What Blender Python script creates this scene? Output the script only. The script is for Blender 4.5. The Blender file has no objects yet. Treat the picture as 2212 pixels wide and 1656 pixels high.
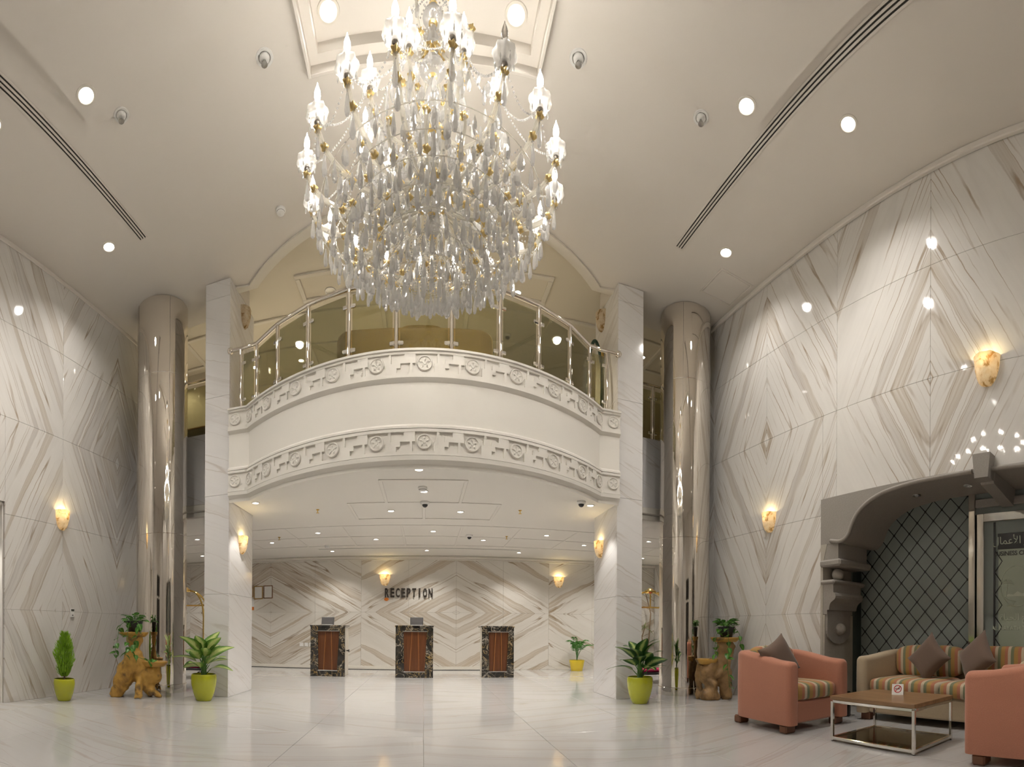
import bpy, bmesh, math, random
from mathutils import Matrix, Vector, noise as mnoise

# ------------------------------------------------------------------ camera, world, exposure
sc = bpy.context.scene
COL = sc.collection
PI = math.pi
FPX, XC, YH, ROLL = 1035.0, 914.0, 1362.0, 0.0065      # stitched cylindrical panorama: pixels per radian, axis, horizon
cam_data = bpy.data.cameras.new('camera')
cam = bpy.data.objects.new('camera', cam_data)
COL.objects.link(cam)
sc.camera = cam
cam_data.type = 'PANO'
cam_data.panorama_type = 'CENTRAL_CYLINDRICAL'
cam_data.central_cylindrical_radius = 1.0
cam_data.central_cylindrical_range_u_min = -XC / FPX
cam_data.central_cylindrical_range_u_max = (2212 - XC) / FPX
cam_data.central_cylindrical_range_v_min = (YH - 1656) / FPX
cam_data.central_cylindrical_range_v_max = YH / FPX
cam_data.clip_end = 200
cam.matrix_world = Matrix.Translation((0, 0, 1)) @ Matrix.Rotation(-ROLL, 4, 'Y') @ Matrix.Rotation(PI / 2, 4, 'X')

world = bpy.data.worlds.new('world')
sc.world = world
world.use_nodes = True
world.node_tree.nodes['Background'].inputs[0].default_value = (1.0, 0.9, 0.78, 1)
world.node_tree.nodes['Background'].inputs[1].default_value = 0.05

vs = sc.view_settings
vs.view_transform = 'Standard'
vs.look = 'None'
vs.gamma = 1.0
vs.use_curve_mapping = False
vs.exposure = 0.5
sc.cycles.transparent_max_bounces = 32
sc.cycles.max_bounces = 8
sc.cycles.diffuse_bounces = 4
sc.cycles.glossy_bounces = 3
sc.cycles.sample_clamp_indirect = 4.0
sc.cycles.use_adaptive_sampling = True
sc.cycles.adaptive_threshold = 0.15
sc.cycles.adaptive_min_samples = 12
sc.cycles.caustics_reflective = False
sc.cycles.caustics_refractive = False

# light strengths (watts)
E_MAIN, E_RECEP, E_MEZZ, E_CHAND, E_SCONCE = 132.0, 58.0, 150.0, 7.5, 2.4
WARM = (1.0, 0.86, 0.70)
NEUT = (1.0, 0.958, 0.905)

# ------------------------------------------------------------------ room measures (metres; camera eye at z = 1)
XL, XR = -4.93, 4.63          # side walls of the hall
YB = 12.2                     # reception back wall
YREAR = -6.0                  # entrance wall behind the camera
ZC = 6.2                      # hall ceiling
ZR = 2.9                      # reception ceiling
ZM = 6.5                      # mezzanine ceiling
ZMF = 4.05                    # mezzanine floor
YSLAB = 7.3                   # front of the mezzanine slab in the side bays
XL2, XR2 = -7.0, 6.38         # side walls of the reception
rnd = random.Random(7)

# ------------------------------------------------------------------ mesh helpers
class MB:
    def __init__(s):
        s.v, s.f, s.uv = [], [], None
    def add(s, vs_, fs):
        o = len(s.v)
        s.v.extend([tuple(p) for p in vs_])
        s.f.extend([tuple(i + o for i in f) for f in fs])
        return s
    def box(s, x0, x1, y0, y1, z0, z1, b=0.0):
        if x0 > x1: x0, x1 = x1, x0
        if y0 > y1: y0, y1 = y1, y0
        if z0 > z1: z0, z1 = z1, z0
        if b <= 0:
            vs_ = [(x, y, z) for x in (x0, x1) for y in (y0, y1) for z in (z0, z1)]
            return s.add(vs_, [(0, 1, 3, 2), (4, 6, 7, 5), (0, 4, 5, 1), (2, 3, 7, 6), (0, 2, 6, 4), (1, 5, 7, 3)])
        b = min(b, (x1 - x0) * .49, (y1 - y0) * .49, (z1 - z0) * .49)
        idx, vs_ = {}, []
        for sx in (0, 1):
            for sy in (0, 1):
                for sz in (0, 1):
                    X, Y, Z = (x1 if sx else x0), (y1 if sy else y0), (z1 if sz else z0)
                    dx, dy, dz = (-b if sx else b), (-b if sy else b), (-b if sz else b)
                    idx[sx, sy, sz] = len(vs_)
                    vs_ += [(X, Y + dy, Z + dz), (X + dx, Y, Z + dz), (X + dx, Y + dy, Z)]
        fs = []
        I = lambda c, k: idx[c] + k
        for a in (0, 1):
            fs.append([I((a, p, q), 0) for p, q in ((0, 0), (0, 1), (1, 1), (1, 0))])
            fs.append([I((p, a, q), 1) for p, q in ((0, 0), (0, 1), (1, 1), (1, 0))])
            fs.append([I((p, q, a), 2) for p, q in ((0, 0), (0, 1), (1, 1), (1, 0))])
        for p in (0, 1):
            for q in (0, 1):
                fs.append([I((p, q, 0), 0), I((p, q, 1), 0), I((p, q, 1), 1), I((p, q, 0), 1)])
                fs.append([I((p, 0, q), 0), I((p, 1, q), 0), I((p, 1, q), 2), I((p, 0, q), 2)])
                fs.append([I((0, p, q), 1), I((1, p, q), 1), I((1, p, q), 2), I((0, p, q), 2)])
        for c in idx:
            fs.append([I(c, 0), I(c, 1), I(c, 2)])
        return s.add(vs_, fs)
    def lathe(s, prof, n=24, c=(0, 0, 0), a0=0.0, a1=2 * PI, scal=(1, 1)):
        full = abs(a1 - a0 - 2 * PI) < 1e-6
        m = n if full else n + 1
        vs_, fs = [], []
        for r, z in prof:
            for k in range(m):
                a = a0 + (a1 - a0) * k / n
                vs_.append((c[0] + r * math.cos(a) * scal[0], c[1] + r * math.sin(a) * scal[1], c[2] + z))
        for i in range(len(prof) - 1):
            for k in range(n):
                k2 = (k + 1) % m if full else k + 1
                fs.append((i * m + k, i * m + k2, (i + 1) * m + k2, (i + 1) * m + k))
        if full:
            if prof[0][0] > 1e-5: fs.append(tuple(range(m))[::-1])
            if prof[-1][0] > 1e-5: fs.append(tuple((len(prof) - 1) * m + k for k in range(m)))
        return s.add(vs_, fs)
    def tube(s, pts, r, n=8, cap=True, closed=False):
        pts = [Vector(p) for p in pts]
        N = len(pts)
        rs = r if isinstance(r, (list, tuple)) else [r] * N
        vs_, fs = [], []
        up = None
        for i, p in enumerate(pts):
            if closed:
                t = pts[(i + 1) % N] - pts[i - 1]
            else:
                t = pts[min(i + 1, N - 1)] - pts[max(i - 1, 0)]
            if t.length < 1e-9: t = Vector((0, 0, 1))
            t.normalize()
            if up is None:
                up = Vector((0, 0, 1)) if abs(t.z) < .9 else Vector((1, 0, 0))
            a = up - t * up.dot(t)
            if a.length < 1e-6: a = t.orthogonal()
            a.normalize()
            b = t.cross(a)
            up = a
            for k in range(n):
                w = 2 * PI * k / n
                vs_.append(p + (a * math.cos(w) + b * math.sin(w)) * rs[i])
        for i in range(N if closed else N - 1):
            j = (i + 1) % N
            for k in range(n):
                fs.append((i * n + k, i * n + (k + 1) % n, j * n + (k + 1) % n, j * n + k))
        if cap and not closed:
            fs.append(tuple(range(n))[::-1])
            fs.append(tuple((N - 1) * n + k for k in range(n)))
        return s.add(vs_, fs)
    def sphere(s, c, r, nu=12, nv=8, sc3=(1, 1, 1)):
        vs_ = [(c[0], c[1], c[2] - r * sc3[2])]
        for i in range(1, nv):
            t = PI * i / nv
            for k in range(nu):
                a = 2 * PI * k / nu
                vs_.append((c[0] + r * sc3[0] * math.sin(t) * math.cos(a), c[1] + r * sc3[1] * math.sin(t) * math.sin(a), c[2] - r * sc3[2] * math.cos(t)))
        vs_.append((c[0], c[1], c[2] + r * sc3[2]))
        fs = []
        for k in range(nu):
            fs.append((0, 1 + (k + 1) % nu, 1 + k))
        for i in range(nv - 2):
            for k in range(nu):
                a, b = 1 + i * nu, 1 + (i + 1) * nu
                fs.append((a + k, a + (k + 1) % nu, b + (k + 1) % nu, b + k))
        L = len(vs_) - 1
        for k in range(nu):
            fs.append((L, 1 + (nv - 2) * nu + k, 1 + (nv - 2) * nu + (k + 1) % nu))
        return s.add(vs_, fs)
    def prism(s, poly, fn, d0, d1):
        """poly: 2-D outline; fn(a, b, d) -> 3-D point; extruded from d0 to d1."""
        n = len(poly)
        vs_ = [fn(a, b, d0) for a, b in poly] + [fn(a, b, d1) for a, b in poly]
        fs = [tuple(range(n))[::-1], tuple(range(n, 2 * n))]
        for i in range(n):
            j = (i + 1) % n
            fs.append((i, j, n + j, n + i))
        return s.add(vs_, fs)
    def loops(s, rings, closed_ring=True, cap=True):
        n = len(rings[0])
        vs_ = [p for r in rings for p in r]
        fs = []
        for i in range(len(rings) - 1):
            for k in range(n if closed_ring else n - 1):
                fs.append((i * n + k, i * n + (k + 1) % n, (i + 1) * n + (k + 1) % n, (i + 1) * n + k))
        if cap:
            fs.append(tuple(range(n))[::-1])
            fs.append(tuple((len(rings) - 1) * n + k for k in range(n)))
        return s.add(vs_, fs)
    def cushion(s, c, h, e1=.45, e2=.3, nu=28, nv=14):
        """superellipsoid with half sizes h"""
        def sp(w, e): return math.copysign(abs(w) ** e, w)
        rings = []
        for i in range(nv + 1):
            t = -PI / 2 + PI * i / nv
            ct, st = sp(math.cos(t), e1), sp(math.sin(t), e1)
            rings.append([(c[0] + h[0] * ct * sp(math.cos(2 * PI * k / nu), e2), c[1] + h[1] * ct * sp(math.sin(2 * PI * k / nu), e2), c[2] + h[2] * st) for k in range(nu)])
        return s.loops(rings, cap=False)
    def move(s, M):
        s.v = [tuple(M @ Vector(p)) for p in s.v]
        return s
    def mesh(s, name, mat=None, smooth=None, recalc=True):
        me = bpy.data.meshes.new(name)
        me.from_pydata(s.v, [], s.f)
        if recalc:
            bm = bmesh.new(); bm.from_mesh(me)
            bmesh.ops.remove_doubles(bm, verts=bm.verts, dist=1e-6)
            bmesh.ops.recalc_face_normals(bm, faces=bm.faces)
            bm.to_mesh(me); bm.free()
        if smooth is not None:
            me.polygons.foreach_set('use_smooth', [True] * len(me.polygons))
            me.set_sharp_from_angle(angle=math.radians(smooth))
        if mat: me.materials.append(mat)
        me.update()
        return me
    def build(s, name, mat, parent=None, smooth=None, loc=(0, 0, 0), rot=(0, 0, 0)):
        return link(name, s.mesh(name, mat, smooth), parent, loc, rot)

def link(name, me, parent=None, loc=(0, 0, 0), rot=(0, 0, 0), scale=(1, 1, 1)):
    o = bpy.data.objects.new(name, me)
    COL.objects.link(o)
    o.location, o.rotation_euler, o.scale = loc, rot, scale
    if parent: o.parent = parent
    return o

def tag(o, label=None, cat=None, group=None, kind=None):
    if label: o['label'] = label
    if cat: o['category'] = cat
    if group: o['group'] = group
    if kind: o['kind'] = kind
    return o

def thing(name, label, cat, loc=(0, 0, 0), rz=0.0, group=None, rot=None):
    o = bpy.data.objects.new(name, None)
    COL.objects.link(o)
    o.empty_display_size = .1
    o.location = loc
    o.rotation_euler = rot if rot else (0, 0, rz)
    return tag(o, label, cat, group)

def struct(name, mb, mat, smooth=None):
    return tag(mb.build(name, mat, None, smooth), kind='structure')

def lamp(kind, name, parent, loc, energy, color, size=.04, spot=None, blend=.5, rot=(0, 0, 0)):
    d = bpy.data.lights.new(name, kind)
    d.energy, d.color = energy, color
    d.shadow_soft_size = size
    if kind == 'SPOT':
        d.spot_size, d.spot_blend = math.radians(spot), blend
    o = bpy.data.objects.new(name, d)
    COL.objects.link(o)
    o.location, o.rotation_euler = loc, rot
    o.parent = parent
    return o

# ------------------------------------------------------------------ materials
class NT:
    """short node-tree writer"""
    def __init__(s, name):
        s.m = bpy.data.materials.new(name)
        s.m.use_nodes = True
        s.t = s.m.node_tree
        s.t.nodes.clear()
        s.out = s.t.nodes.new('ShaderNodeOutputMaterial')
    def n(s, typ, **kw):
        nd = s.t.nodes.new(typ)
        for k, v in kw.items(): setattr(nd, k, v)
        return nd
    def put(s, sock, val):
        if val is None: return
        if isinstance(val, bpy.types.NodeSocket): s.t.links.new(val, sock)
        elif isinstance(val, (tuple, list)) and len(val) == 3 and sock.type == 'RGBA': sock.default_value = (*val, 1)
        else: sock.default_value = val
    def math(s, op, a, b=None, c=None, clamp=False):
        nd = s.n('ShaderNodeMath', operation=op, use_clamp=clamp)
        s.put(nd.inputs[0], a); s.put(nd.inputs[1], b); s.put(nd.inputs[2], c)
        return nd.outputs[0]
    def vec(s, x=0., y=0., z=0.):
        nd = s.n('ShaderNodeCombineXYZ')
        s.put(nd.inputs[0], x); s.put(nd.inputs[1], y); s.put(nd.inputs[2], z)
        return nd.outputs[0]
    def sep(s, v):
        nd = s.n('ShaderNodeSeparateXYZ'); s.put(nd.inputs[0], v)
        return nd.outputs
    def noise(s, v, scale=5., detail=4., rough=.55, dist=0.):
        nd = s.n('ShaderNodeTexNoise')
        s.put(nd.inputs['Vector'], v); nd.inputs['Scale'].default_value = scale
        nd.inputs['Detail'].default_value = detail; nd.inputs['Roughness'].default_value = rough
        nd.inputs['Distortion'].default_value = dist
        return nd.outputs['Fac']
    def ramp(s, fac, stops, interp='LINEAR'):
        nd = s.n('ShaderNodeValToRGB')
        cr = nd.color_ramp; cr.interpolation = interp
        while len(cr.elements) < len(stops): cr.elements.new(.5)
        for e, (p, c) in zip(cr.elements, stops):
            e.position = p
            e.color = (*c, 1) if isinstance(c, (tuple, list)) else (c, c, c, 1)
        s.put(nd.inputs[0], fac)
        return nd.outputs[0]
    def mix(s, fac, a, b, blend='MIX'):
        nd = s.n('ShaderNodeMix', data_type='RGBA', blend_type=blend)
        s.put(nd.inputs[0], fac); s.put(nd.inputs[6], a); s.put(nd.inputs[7], b)
        return nd.outputs[2]
    def pos(s):
        return s.n('ShaderNodeNewGeometry').outputs['Position']
    def obj(s):
        return s.n('ShaderNodeTexCoord').outputs['Object']
    def uv(s):
        return s.n('ShaderNodeTexCoord').outputs['UV']
    def bump(s, h, strength=.3, dist=.01):
        nd = s.n('ShaderNodeBump'); nd.inputs['Strength'].default_value = strength; nd.inputs['Distance'].default_value = dist
        s.put(nd.inputs['Height'], h)
        return nd.outputs[0]
    def bsdf(s, color, rough=.5, metal=0., spec=.5, normal=None, trans=0., emis=None, estr=0., coat=0., sheen=0., ior=1.5):
        p = s.n('ShaderNodeBsdfPrincipled')
        s.put(p.inputs['Base Color'], color); s.put(p.inputs['Roughness'], rough); s.put(p.inputs['Metallic'], metal)
        p.inputs['Specular IOR Level'].default_value = spec
        p.inputs['IOR'].default_value = ior
        s.put(p.inputs['Transmission Weight'], trans)
        p.inputs['Coat Weight'].default_value = coat
        p.inputs['Sheen Weight'].default_value = sheen
        if normal is not None: s.put(p.inputs['Normal'], normal)
        if emis is not None:
            s.put(p.inputs['Emission Color'], emis); s.put(p.inputs['Emission Strength'], estr)
        return p.outputs[0]
    def done(s, sh):
        s.t.links.new(sh, s.out.inputs['Surface'])
        return s.m

def simple(name, col, rough=.5, metal=0., spec=.5, coat=0., var=.0, vscale=8., bump=0., sheen=0.):
    t = NT(name)
    c = col
    nrm = None
    if var or bump:
        f = t.noise(t.obj(), vscale, 5)
        if var:
            c = t.mix(f, tuple(max(0, x * (1 - var)) for x in col), tuple(min(1, x * (1 + var)) for x in col))
        if bump: nrm = t.bump(f, bump, .01)
    return t.done(t.bsdf(c, rough, metal, spec, nrm, coat=coat, sheen=sheen))

def marble(name, axis, u0, pu, v0, pv, slope, white=(.70, .675, .635), tan=(.42, .345, .25), grey=(.42, .385, .36), amount=1.0, rough=.10, freq=1.0, seed=0., vaxis='Z', thin=1.0):
    """book-matched slabs: veins run along s = const, mirrored about every slab joint"""
    t = NT(name)
    P = t.sep(t.pos())
    a = P[{'X': 0, 'Y': 1, 'Z': 2}[axis]]
    b = P[{'X': 0, 'Y': 1, 'Z': 2}[vaxis]]
    u = t.math('PINGPONG', t.math('SUBTRACT', a, u0), pu)
    v = t.math('PINGPONG', t.math('SUBTRACT', b, v0), pv)
    # every pair of slabs is cut from another block
    cell = t.math('FLOOR', t.math('DIVIDE', t.math('SUBTRACT', a, u0 - pu), 2 * pu))
    sd = t.math('MULTIPLY_ADD', cell, 1.37 * (0.0 if freq == 0 else 1.0), seed)
    wob = t.noise(t.vec(u, v, sd), 1.1, 2, .55)
    wob2 = t.noise(t.vec(u, v, seed + 4.), 8.0, 3, .6)
    s0 = t.math('MULTIPLY_ADD', u, slope, v)
    s1 = t.math('ADD', s0, t.math('MULTIPLY_ADD', wob, .16, t.math('MULTIPLY', wob2, .04)))
    tt = t.math('MULTIPLY_ADD', v, -slope, u)
    nrm = 1.0 / math.sqrt(1 + slope * slope)
    s1 = t.math('MULTIPLY', s1, nrm)
    tt = t.math('MULTIPLY', tt, nrm)
    st1 = t.noise(t.vec(t.math('MULTIPLY', s1, 4.6 * freq), t.math('MULTIPLY', tt, .16), sd), 1.0, 1.5, .45)
    st2 = t.noise(t.vec(t.math('MULTIPLY', s1, 42. * freq), t.math('MULTIPLY', tt, .55), sd), 1.0, 3, .65)
    st3 = t.noise(t.vec(t.math('MULTIPLY', s1, 7.5 * freq), t.math('MULTIPLY', tt, .22), t.math('ADD', sd, 9.)), 1.0, 1, .5)
    band = t.ramp(st1, [(.575, 0.), (.590, 1.), (.66, .6), (.74, 1.), (.76, 0.)])
    grain = t.math('MULTIPLY', band, t.ramp(st2, [(.30, .25), (.52, .75), (.68, 1.)]))
    edge = t.ramp(st1, [(.566, 0.), (.574, 1.), (.578, .8), (.590, 0.)])
    line = t.ramp(st3, [(.452, 0.), (.464, 1.), (.470, 1.), (.484, .0)])
    brk = t.ramp(t.noise(t.vec(t.math('MULTIPLY', s1, 6.), t.math('MULTIPLY', tt, 1.3), seed + 7.), 1.0, 2), [(.36, .05), (.60, 1.)])
    line = t.math('MULTIPLY', t.math('MAXIMUM', line, edge), brk)
    hue = t.ramp(t.noise(t.vec(t.math('MULTIPLY', s1, 1.6), t.math('MULTIPLY', tt, .4), t.math('ADD', sd, 3.)), 1.0, 1), [(.44, tan), (.60, grey)])
    haze = t.ramp(t.noise(t.vec(t.math('MULTIPLY', s1, 9.), t.math('MULTIPLY', tt, 1.1), seed + 2.), 1.0, 3, .65), [(.42, 0.), (.75, .30)])
    base = t.mix(haze, white, tuple(.45 * w + .55 * g for w, g in zip(white, grey)))
    c = t.mix(t.math('MULTIPLY', grain, .70 * amount), base, hue)
    c = t.mix(t.math('MULTIPLY', line, .8 * amount * thin), c, (.30, .215, .13))
    return t.done(t.bsdf(c, rough, spec=.5, normal=None))

M = {}
M['marble_left'] = marble('marble_left', 'Y', 3.90, 1.36, 3.84, 2.57, 1.9, seed=1.3, rough=.05)
M['marble_right'] = marble('marble_right', 'Y', 5.335, 1.36, 3.84, 2.57, 1.9, seed=2.1, rough=.05)
M['marble_back'] = marble('marble_back', 'X', .84, 2.43, 1.47, 3.0, .545, tan=(.42, .305, .175), grey=(.46, .385, .29), white=(.72, .685, .62), amount=1.15, seed=5.2, freq=.9)
M['marble_pillar'] = marble('marble_pillar', 'Y', -20., 60., -20., 60., .45, white=(.72, .705, .69), tan=(.56, .51, .45), grey=(.54, .52, .51), amount=.42, seed=3.0, freq=.8)
M['marble_pillar_front'] = marble('marble_pillar_front', 'X', -20., 60., -20., 60., .45, white=(.72, .705, .69), tan=(.56, .51, .45), grey=(.54, .52, .51), amount=.42, seed=3.7, freq=.8)
M['marble_rear'] = marble('marble_rear', 'X', 0., 1.36, 3.84, 2.57, 1.9, seed=8.)
M['marble_floor'] = marble('marble_floor', 'X', 2.25, 2.24, .04, 2.24, .30, vaxis='Y', white=(.50, .485, .47), tan=(.41, .365, .30), grey=(.42, .405, .395), amount=.7, rough=.085, seed=6.1, freq=.9, thin=.55)
M['joint'] = simple('joint_grout', (.50, .46, .40), .7)
M['plaster'] = simple('ceiling_plaster', (.73, .685, .625), .75, spec=.25)
M['plaster_white'] = simple('balcony_plaster', (.76, .73, .67), .6, spec=.3)
M['mezz_plaster'] = simple('mezzanine_plaster', (.70, .65, .55), .75, spec=.2)
M['trim_white'] = simple('painted_trim', (.72, .68, .60), .55)
M['chrome'] = simple('polished_steel', (.80, .755, .69), .035, 1.0)
M['chrome_frame'] = simple('chrome_frame', (.82, .80, .76), .06, 1.0)
M['seam'] = simple('column_seam', (.28, .25, .22), .4, .6)
M['brass'] = simple('polished_brass', (.83, .58, .18), .12, 1.0)
M['black'] = simple('black_plastic', (.025, .024, .024), .4)
M['dark'] = simple('dark_recess', (.03, .026, .022), .8)
M['white_plastic'] = simple('white_plastic', (.75, .74, .71), .4)
M['grey_plastic'] = simple('grey_plastic', (.075, .068, .066), .5, var=.15, vscale=3)
M['stone'] = simple('grey_limestone', (.30, .275, .245), .7, var=.16, vscale=60., bump=.15, spec=.3)
M['stone_ball'] = simple('pale_limestone', (.42, .385, .335), .7, var=.2, vscale=40., bump=.2, spec=.3)
M['stone_base'] = simple('beige_limestone', (.42, .38, .32), .6, var=.1, vscale=30., spec=.3)
M['pot_lime'] = simple('lime_glaze', (.44, .46, .012), .16, coat=.6)
M['pot_yellow'] = simple('yellow_glaze', (.75, .56, .01), .2, coat=.5)
M['soil'] = simple('potting_soil', (.035, .024, .015), .9, var=.4, vscale=60, bump=.6)
M['wood_foot'] = simple('brown_foot', (.15, .062, .030), .35, var=.2, vscale=12)
M['steel'] = simple('brushed_steel', (.5, .49, .47), .3, 1.0)
M['door_panel'] = simple('frosted_panel', (.33, .37, .29), .25)
M['etch_light'] = simple('etched_line', (.44, .48, .38), .35)
M['ink_dark'] = simple('dark_film', (.018, .018, .018), .3)
M['red_print'] = simple('red_print', (.5, .01, .015), .5)
M['carpet_red'] = simple('red_carpet', (.42, .010, .075), .9, var=.15, vscale=80)
M['gilt'] = simple('gilt_joint', (.72, .55, .25), .3, .8)
M['candle'] = simple('candle_sleeve', (.62, .62, .66), .4)
M['orange'] = simple('orange_vinyl', (.70, .20, .02), .45)
M['paper'] = simple('white_paper', (.80, .79, .76), .7)
M['frame_gold'] = simple('gilt_frame', (.42, .25, .07), .35, .5)
M['frame_brown'] = simple('brown_frame', (.20, .10, .04), .4)
M['wicker'] = simple('tan_upholstery', (.58, .42, .19), .85, var=.3, vscale=90, bump=.4)

def emission(name, col, strength):
    t = NT(name)
    t.m.cycles.emission_sampling = 'NONE'
    e = t.n('ShaderNodeEmission'); t.put(e.inputs[0], col); e.inputs[1].default_value = strength
    return t.done(e.outputs[0])
M['lens'] = emission('lit_downlight_lens', (1.0, .95, .88), 9.0)
M['bulb'] = emission('lit_candle_bulb', (1.0, .95, .86), 9.0)
M['off_lens'] = simple('clear_lens', (.6, .6, .6), .1, .5)

def glass_thin(name, tint, gloss=.10, rough=.02, diffuse=0., dcol=(1, 1, 1)):
    t = NT(name)
    tr = t.n('ShaderNodeBsdfTransparent'); t.put(tr.inputs[0], tint)
    gl = t.n('ShaderNodeBsdfGlossy'); gl.inputs['Roughness'].default_value = rough
    lw = t.n('ShaderNodeLayerWeight'); lw.inputs[0].default_value = .35
    f = t.math('MULTIPLY_ADD', lw.outputs['Fresnel'], .6, gloss, clamp=True)
    mx = t.n('ShaderNodeMixShader'); t.put(mx.inputs[0], f)
    t.t.links.new(tr.outputs[0], mx.inputs[1]); t.t.links.new(gl.outputs[0], mx.inputs[2])
    sh = mx.outputs[0]
    if diffuse:
        d = t.n('ShaderNodeBsdfDiffuse'); t.put(d.inputs[0], dcol)
        d2 = t.n('ShaderNodeBsdfTranslucent'); t.put(d2.inputs[0], dcol)
        m1 = t.n('ShaderNodeMixShader'); m1.inputs[0].default_value = .6
        t.t.links.new(d.outputs[0], m1.inputs[1]); t.t.links.new(d2.outputs[0], m1.inputs[2])
        m2 = t.n('ShaderNodeMixShader'); m2.inputs[0].default_value = diffuse
        t.t.links.new(sh, m2.inputs[1]); t.t.links.new(m1.outputs[0], m2.inputs[2])
        sh = m2.outputs[0]
    return t.done(sh)
M['rail_glass'] = glass_thin('tinted_rail_glass', (.80, .79, .64), .04)
M['table_glass'] = glass_thin('smoked_shelf_glass', (.86, .81, .68), .06)
M['crystal'] = glass_thin('cut_crystal', (.985, .98, .97), .17, .04, .33, (.985, .98, .97))
M['crystal_arm'] = glass_thin('glass_arm', (.96, .945, .90), .12, .08, .38, (.95, .92, .84))
M['crystal_cup'] = glass_thin('glass_drip_cup', (.97, .96, .94), .08, .08, .48, (.97, .96, .94))
M['bulb_glass'] = glass_thin('unlit_bulb_glass', (.95, .93, .9), .2)
M['biz_glass'] = glass_thin('grey_green_glazing', (.35, .40, .375), .10, .02, .78, (.58, .64, .60))

def alabaster(name, estr):
    t = NT(name)
    t.m.cycles.emission_sampling = 'NONE'
    f = t.noise(t.obj(), 9., 4, .65, .6)
    c = t.ramp(f, [(.36, (.42, .26, .10)), (.45, (.78, .66, .47)), (.62, (.88, .80, .66))])
    d = t.n('ShaderNodeBsdfDiffuse'); t.put(d.inputs[0], c)
    d2 = t.n('ShaderNodeBsdfTranslucent'); t.put(d2.inputs[0], c)
    m1 = t.n('ShaderNodeMixShader'); m1.inputs[0].default_value = .45
    t.t.links.new(d.outputs[0], m1.inputs[1]); t.t.links.new(d2.outputs[0], m1.inputs[2])
    e = t.n('ShaderNodeEmission'); t.put(e.inputs[0], t.mix(.5, c, (1., .72, .25))); e.inputs[1].default_value = estr
    ad = t.n('ShaderNodeAddShader')
    t.t.links.new(m1.outputs[0], ad.inputs[0]); t.t.links.new(e.outputs[0], ad.inputs[1])
    return t.done(ad.outputs[0])
M['alabaster'] = alabaster('alabaster_glow', .10)
M['alabaster_dim'] = alabaster('alabaster_unlit', .0)

def portoro():
    t = NT('black_gold_marble')
    P = t.pos()
    n1 = t.noise(P, 3.2, 6, .62, 1.6)
    n2 = t.noise(P, 7.0, 6, .65, 2.2)
    v1 = t.ramp(t.math('ABSOLUTE', t.math('SUBTRACT', n1, .5)), [(.0, 1.), (.006, .9), (.018, 0.)])
    v2 = t.ramp(t.math('ABSOLUTE', t.math('SUBTRACT', n2, .5)), [(.0, .9), (.010, .6), (.028, 0.)])
    gate = t.ramp(t.noise(P, 2.3, 3), [(.48, 0.), (.66, 1.)])
    f = t.math('ADD', t.math('MULTIPLY', v1, .8), t.math('MULTIPLY', v2, gate), clamp=True)
    vc = t.ramp(t.noise(P, 5., 2), [(.4, (.42, .27, .08)), (.65, (.62, .56, .46))])
    base = t.ramp(t.noise(P, 4., 5), [(.35, (.012, .011, .010)), (.7, (.055, .050, .042))])
    return t.done(t.bsdf(t.mix(f, base, vc), .12))
M['portoro'] = portoro()

def woodgrain(name, c0, c1, axis, rough=.35, sx=2., sy=40.):
    t = NT(name)
    P = t.sep(t.obj())
    a = {'X': 0, 'Y': 1, 'Z': 2}[axis]
    o = [i for i in range(3) if i != a]
    v = t.vec(t.math('MULTIPLY', P[a], sx), t.math('MULTIPLY', P[o[0]], sy), t.math('MULTIPLY', P[o[1]], sy))
    f = t.noise(v, 1.0, 6, .6, .4)
    return t.done(t.bsdf(t.ramp(f, [(.3, c0), (.7, c1)]), rough))
M['desk_wood'] = woodgrain('reddish_wood', (.115, .036, .011), (.175, .060, .019), 'Z', .3)
M['rib_wood'] = woodgrain('light_rib_wood', (.23, .080, .020), (.30, .115, .030), 'Z', .3)
M['table_wood'] = woodgrain('walnut_top', (.17, .090, .040), (.36, .215, .105), 'Y', .3, 1.6, 22.)

def stump_wood():
    t = NT('driftwood')
    P = t.obj()
    n = t.noise(P, 3.5, 6, .6, .8)
    n2 = t.noise(P, 16., 5, .6)
    c = t.ramp(n, [(.3, (.20, .10, .025)), (.48, (.50, .28, .055)), (.7, (.60, .36, .085))])
    k = t.ramp(t.noise(P, 5.5, 4, .6, .3), [(.56, 0.), (.68, .9)])
    c = t.mix(k, c, (.09, .055, .03))
    return t.done(t.bsdf(c, .5, normal=t.bump(n2, .35, .012)))
M['stump'] = stump_wood()
def stump_wood2():
    t = NT('grey_driftwood')
    P = t.obj()
    n = t.noise(P, 4.5, 6, .6, .8)
    n2 = t.noise(P, 18., 5, .6)
    c = t.ramp(n, [(.3, (.10, .055, .022)), (.5, (.28, .165, .065)), (.7, (.38, .23, .085))])
    return t.done(t.bsdf(c, .55, normal=t.bump(n2, .4, .012)))
M['stump2'] = stump_wood2()

def fabric(name, col, var=.18, scale=160., stretch=(1, 1, .25)):
    t = NT(name)
    P = t.sep(t.obj())
    v = t.vec(t.math('MULTIPLY', P[0], stretch[0]), t.math('MULTIPLY', P[1], stretch[1]), t.math('MULTIPLY', P[2], stretch[2] * 4))
    f = t.noise(v, scale, 3, .6)
    g = t.noise(t.obj(), 7., 3)
    c = t.mix(f, tuple(x * (1 - var) for x in col), tuple(min(1, x * (1 + var)) for x in col))
    c = t.mix(t.math('MULTIPLY', g, .25), c, tuple(x * .75 for x in col))
    return t.done(t.bsdf(c, .9, spec=.15, sheen=.25, normal=t.bump(f, .25, .004)))
M['terracotta'] = fabric('terracotta_weave', (.49, .215, .14))
M['beige'] = fabric('khaki_weave', (.46, .37, .25))
M['brown_pillow'] = fabric('brown_weave', (.155, .105, .078), .22)

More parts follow.
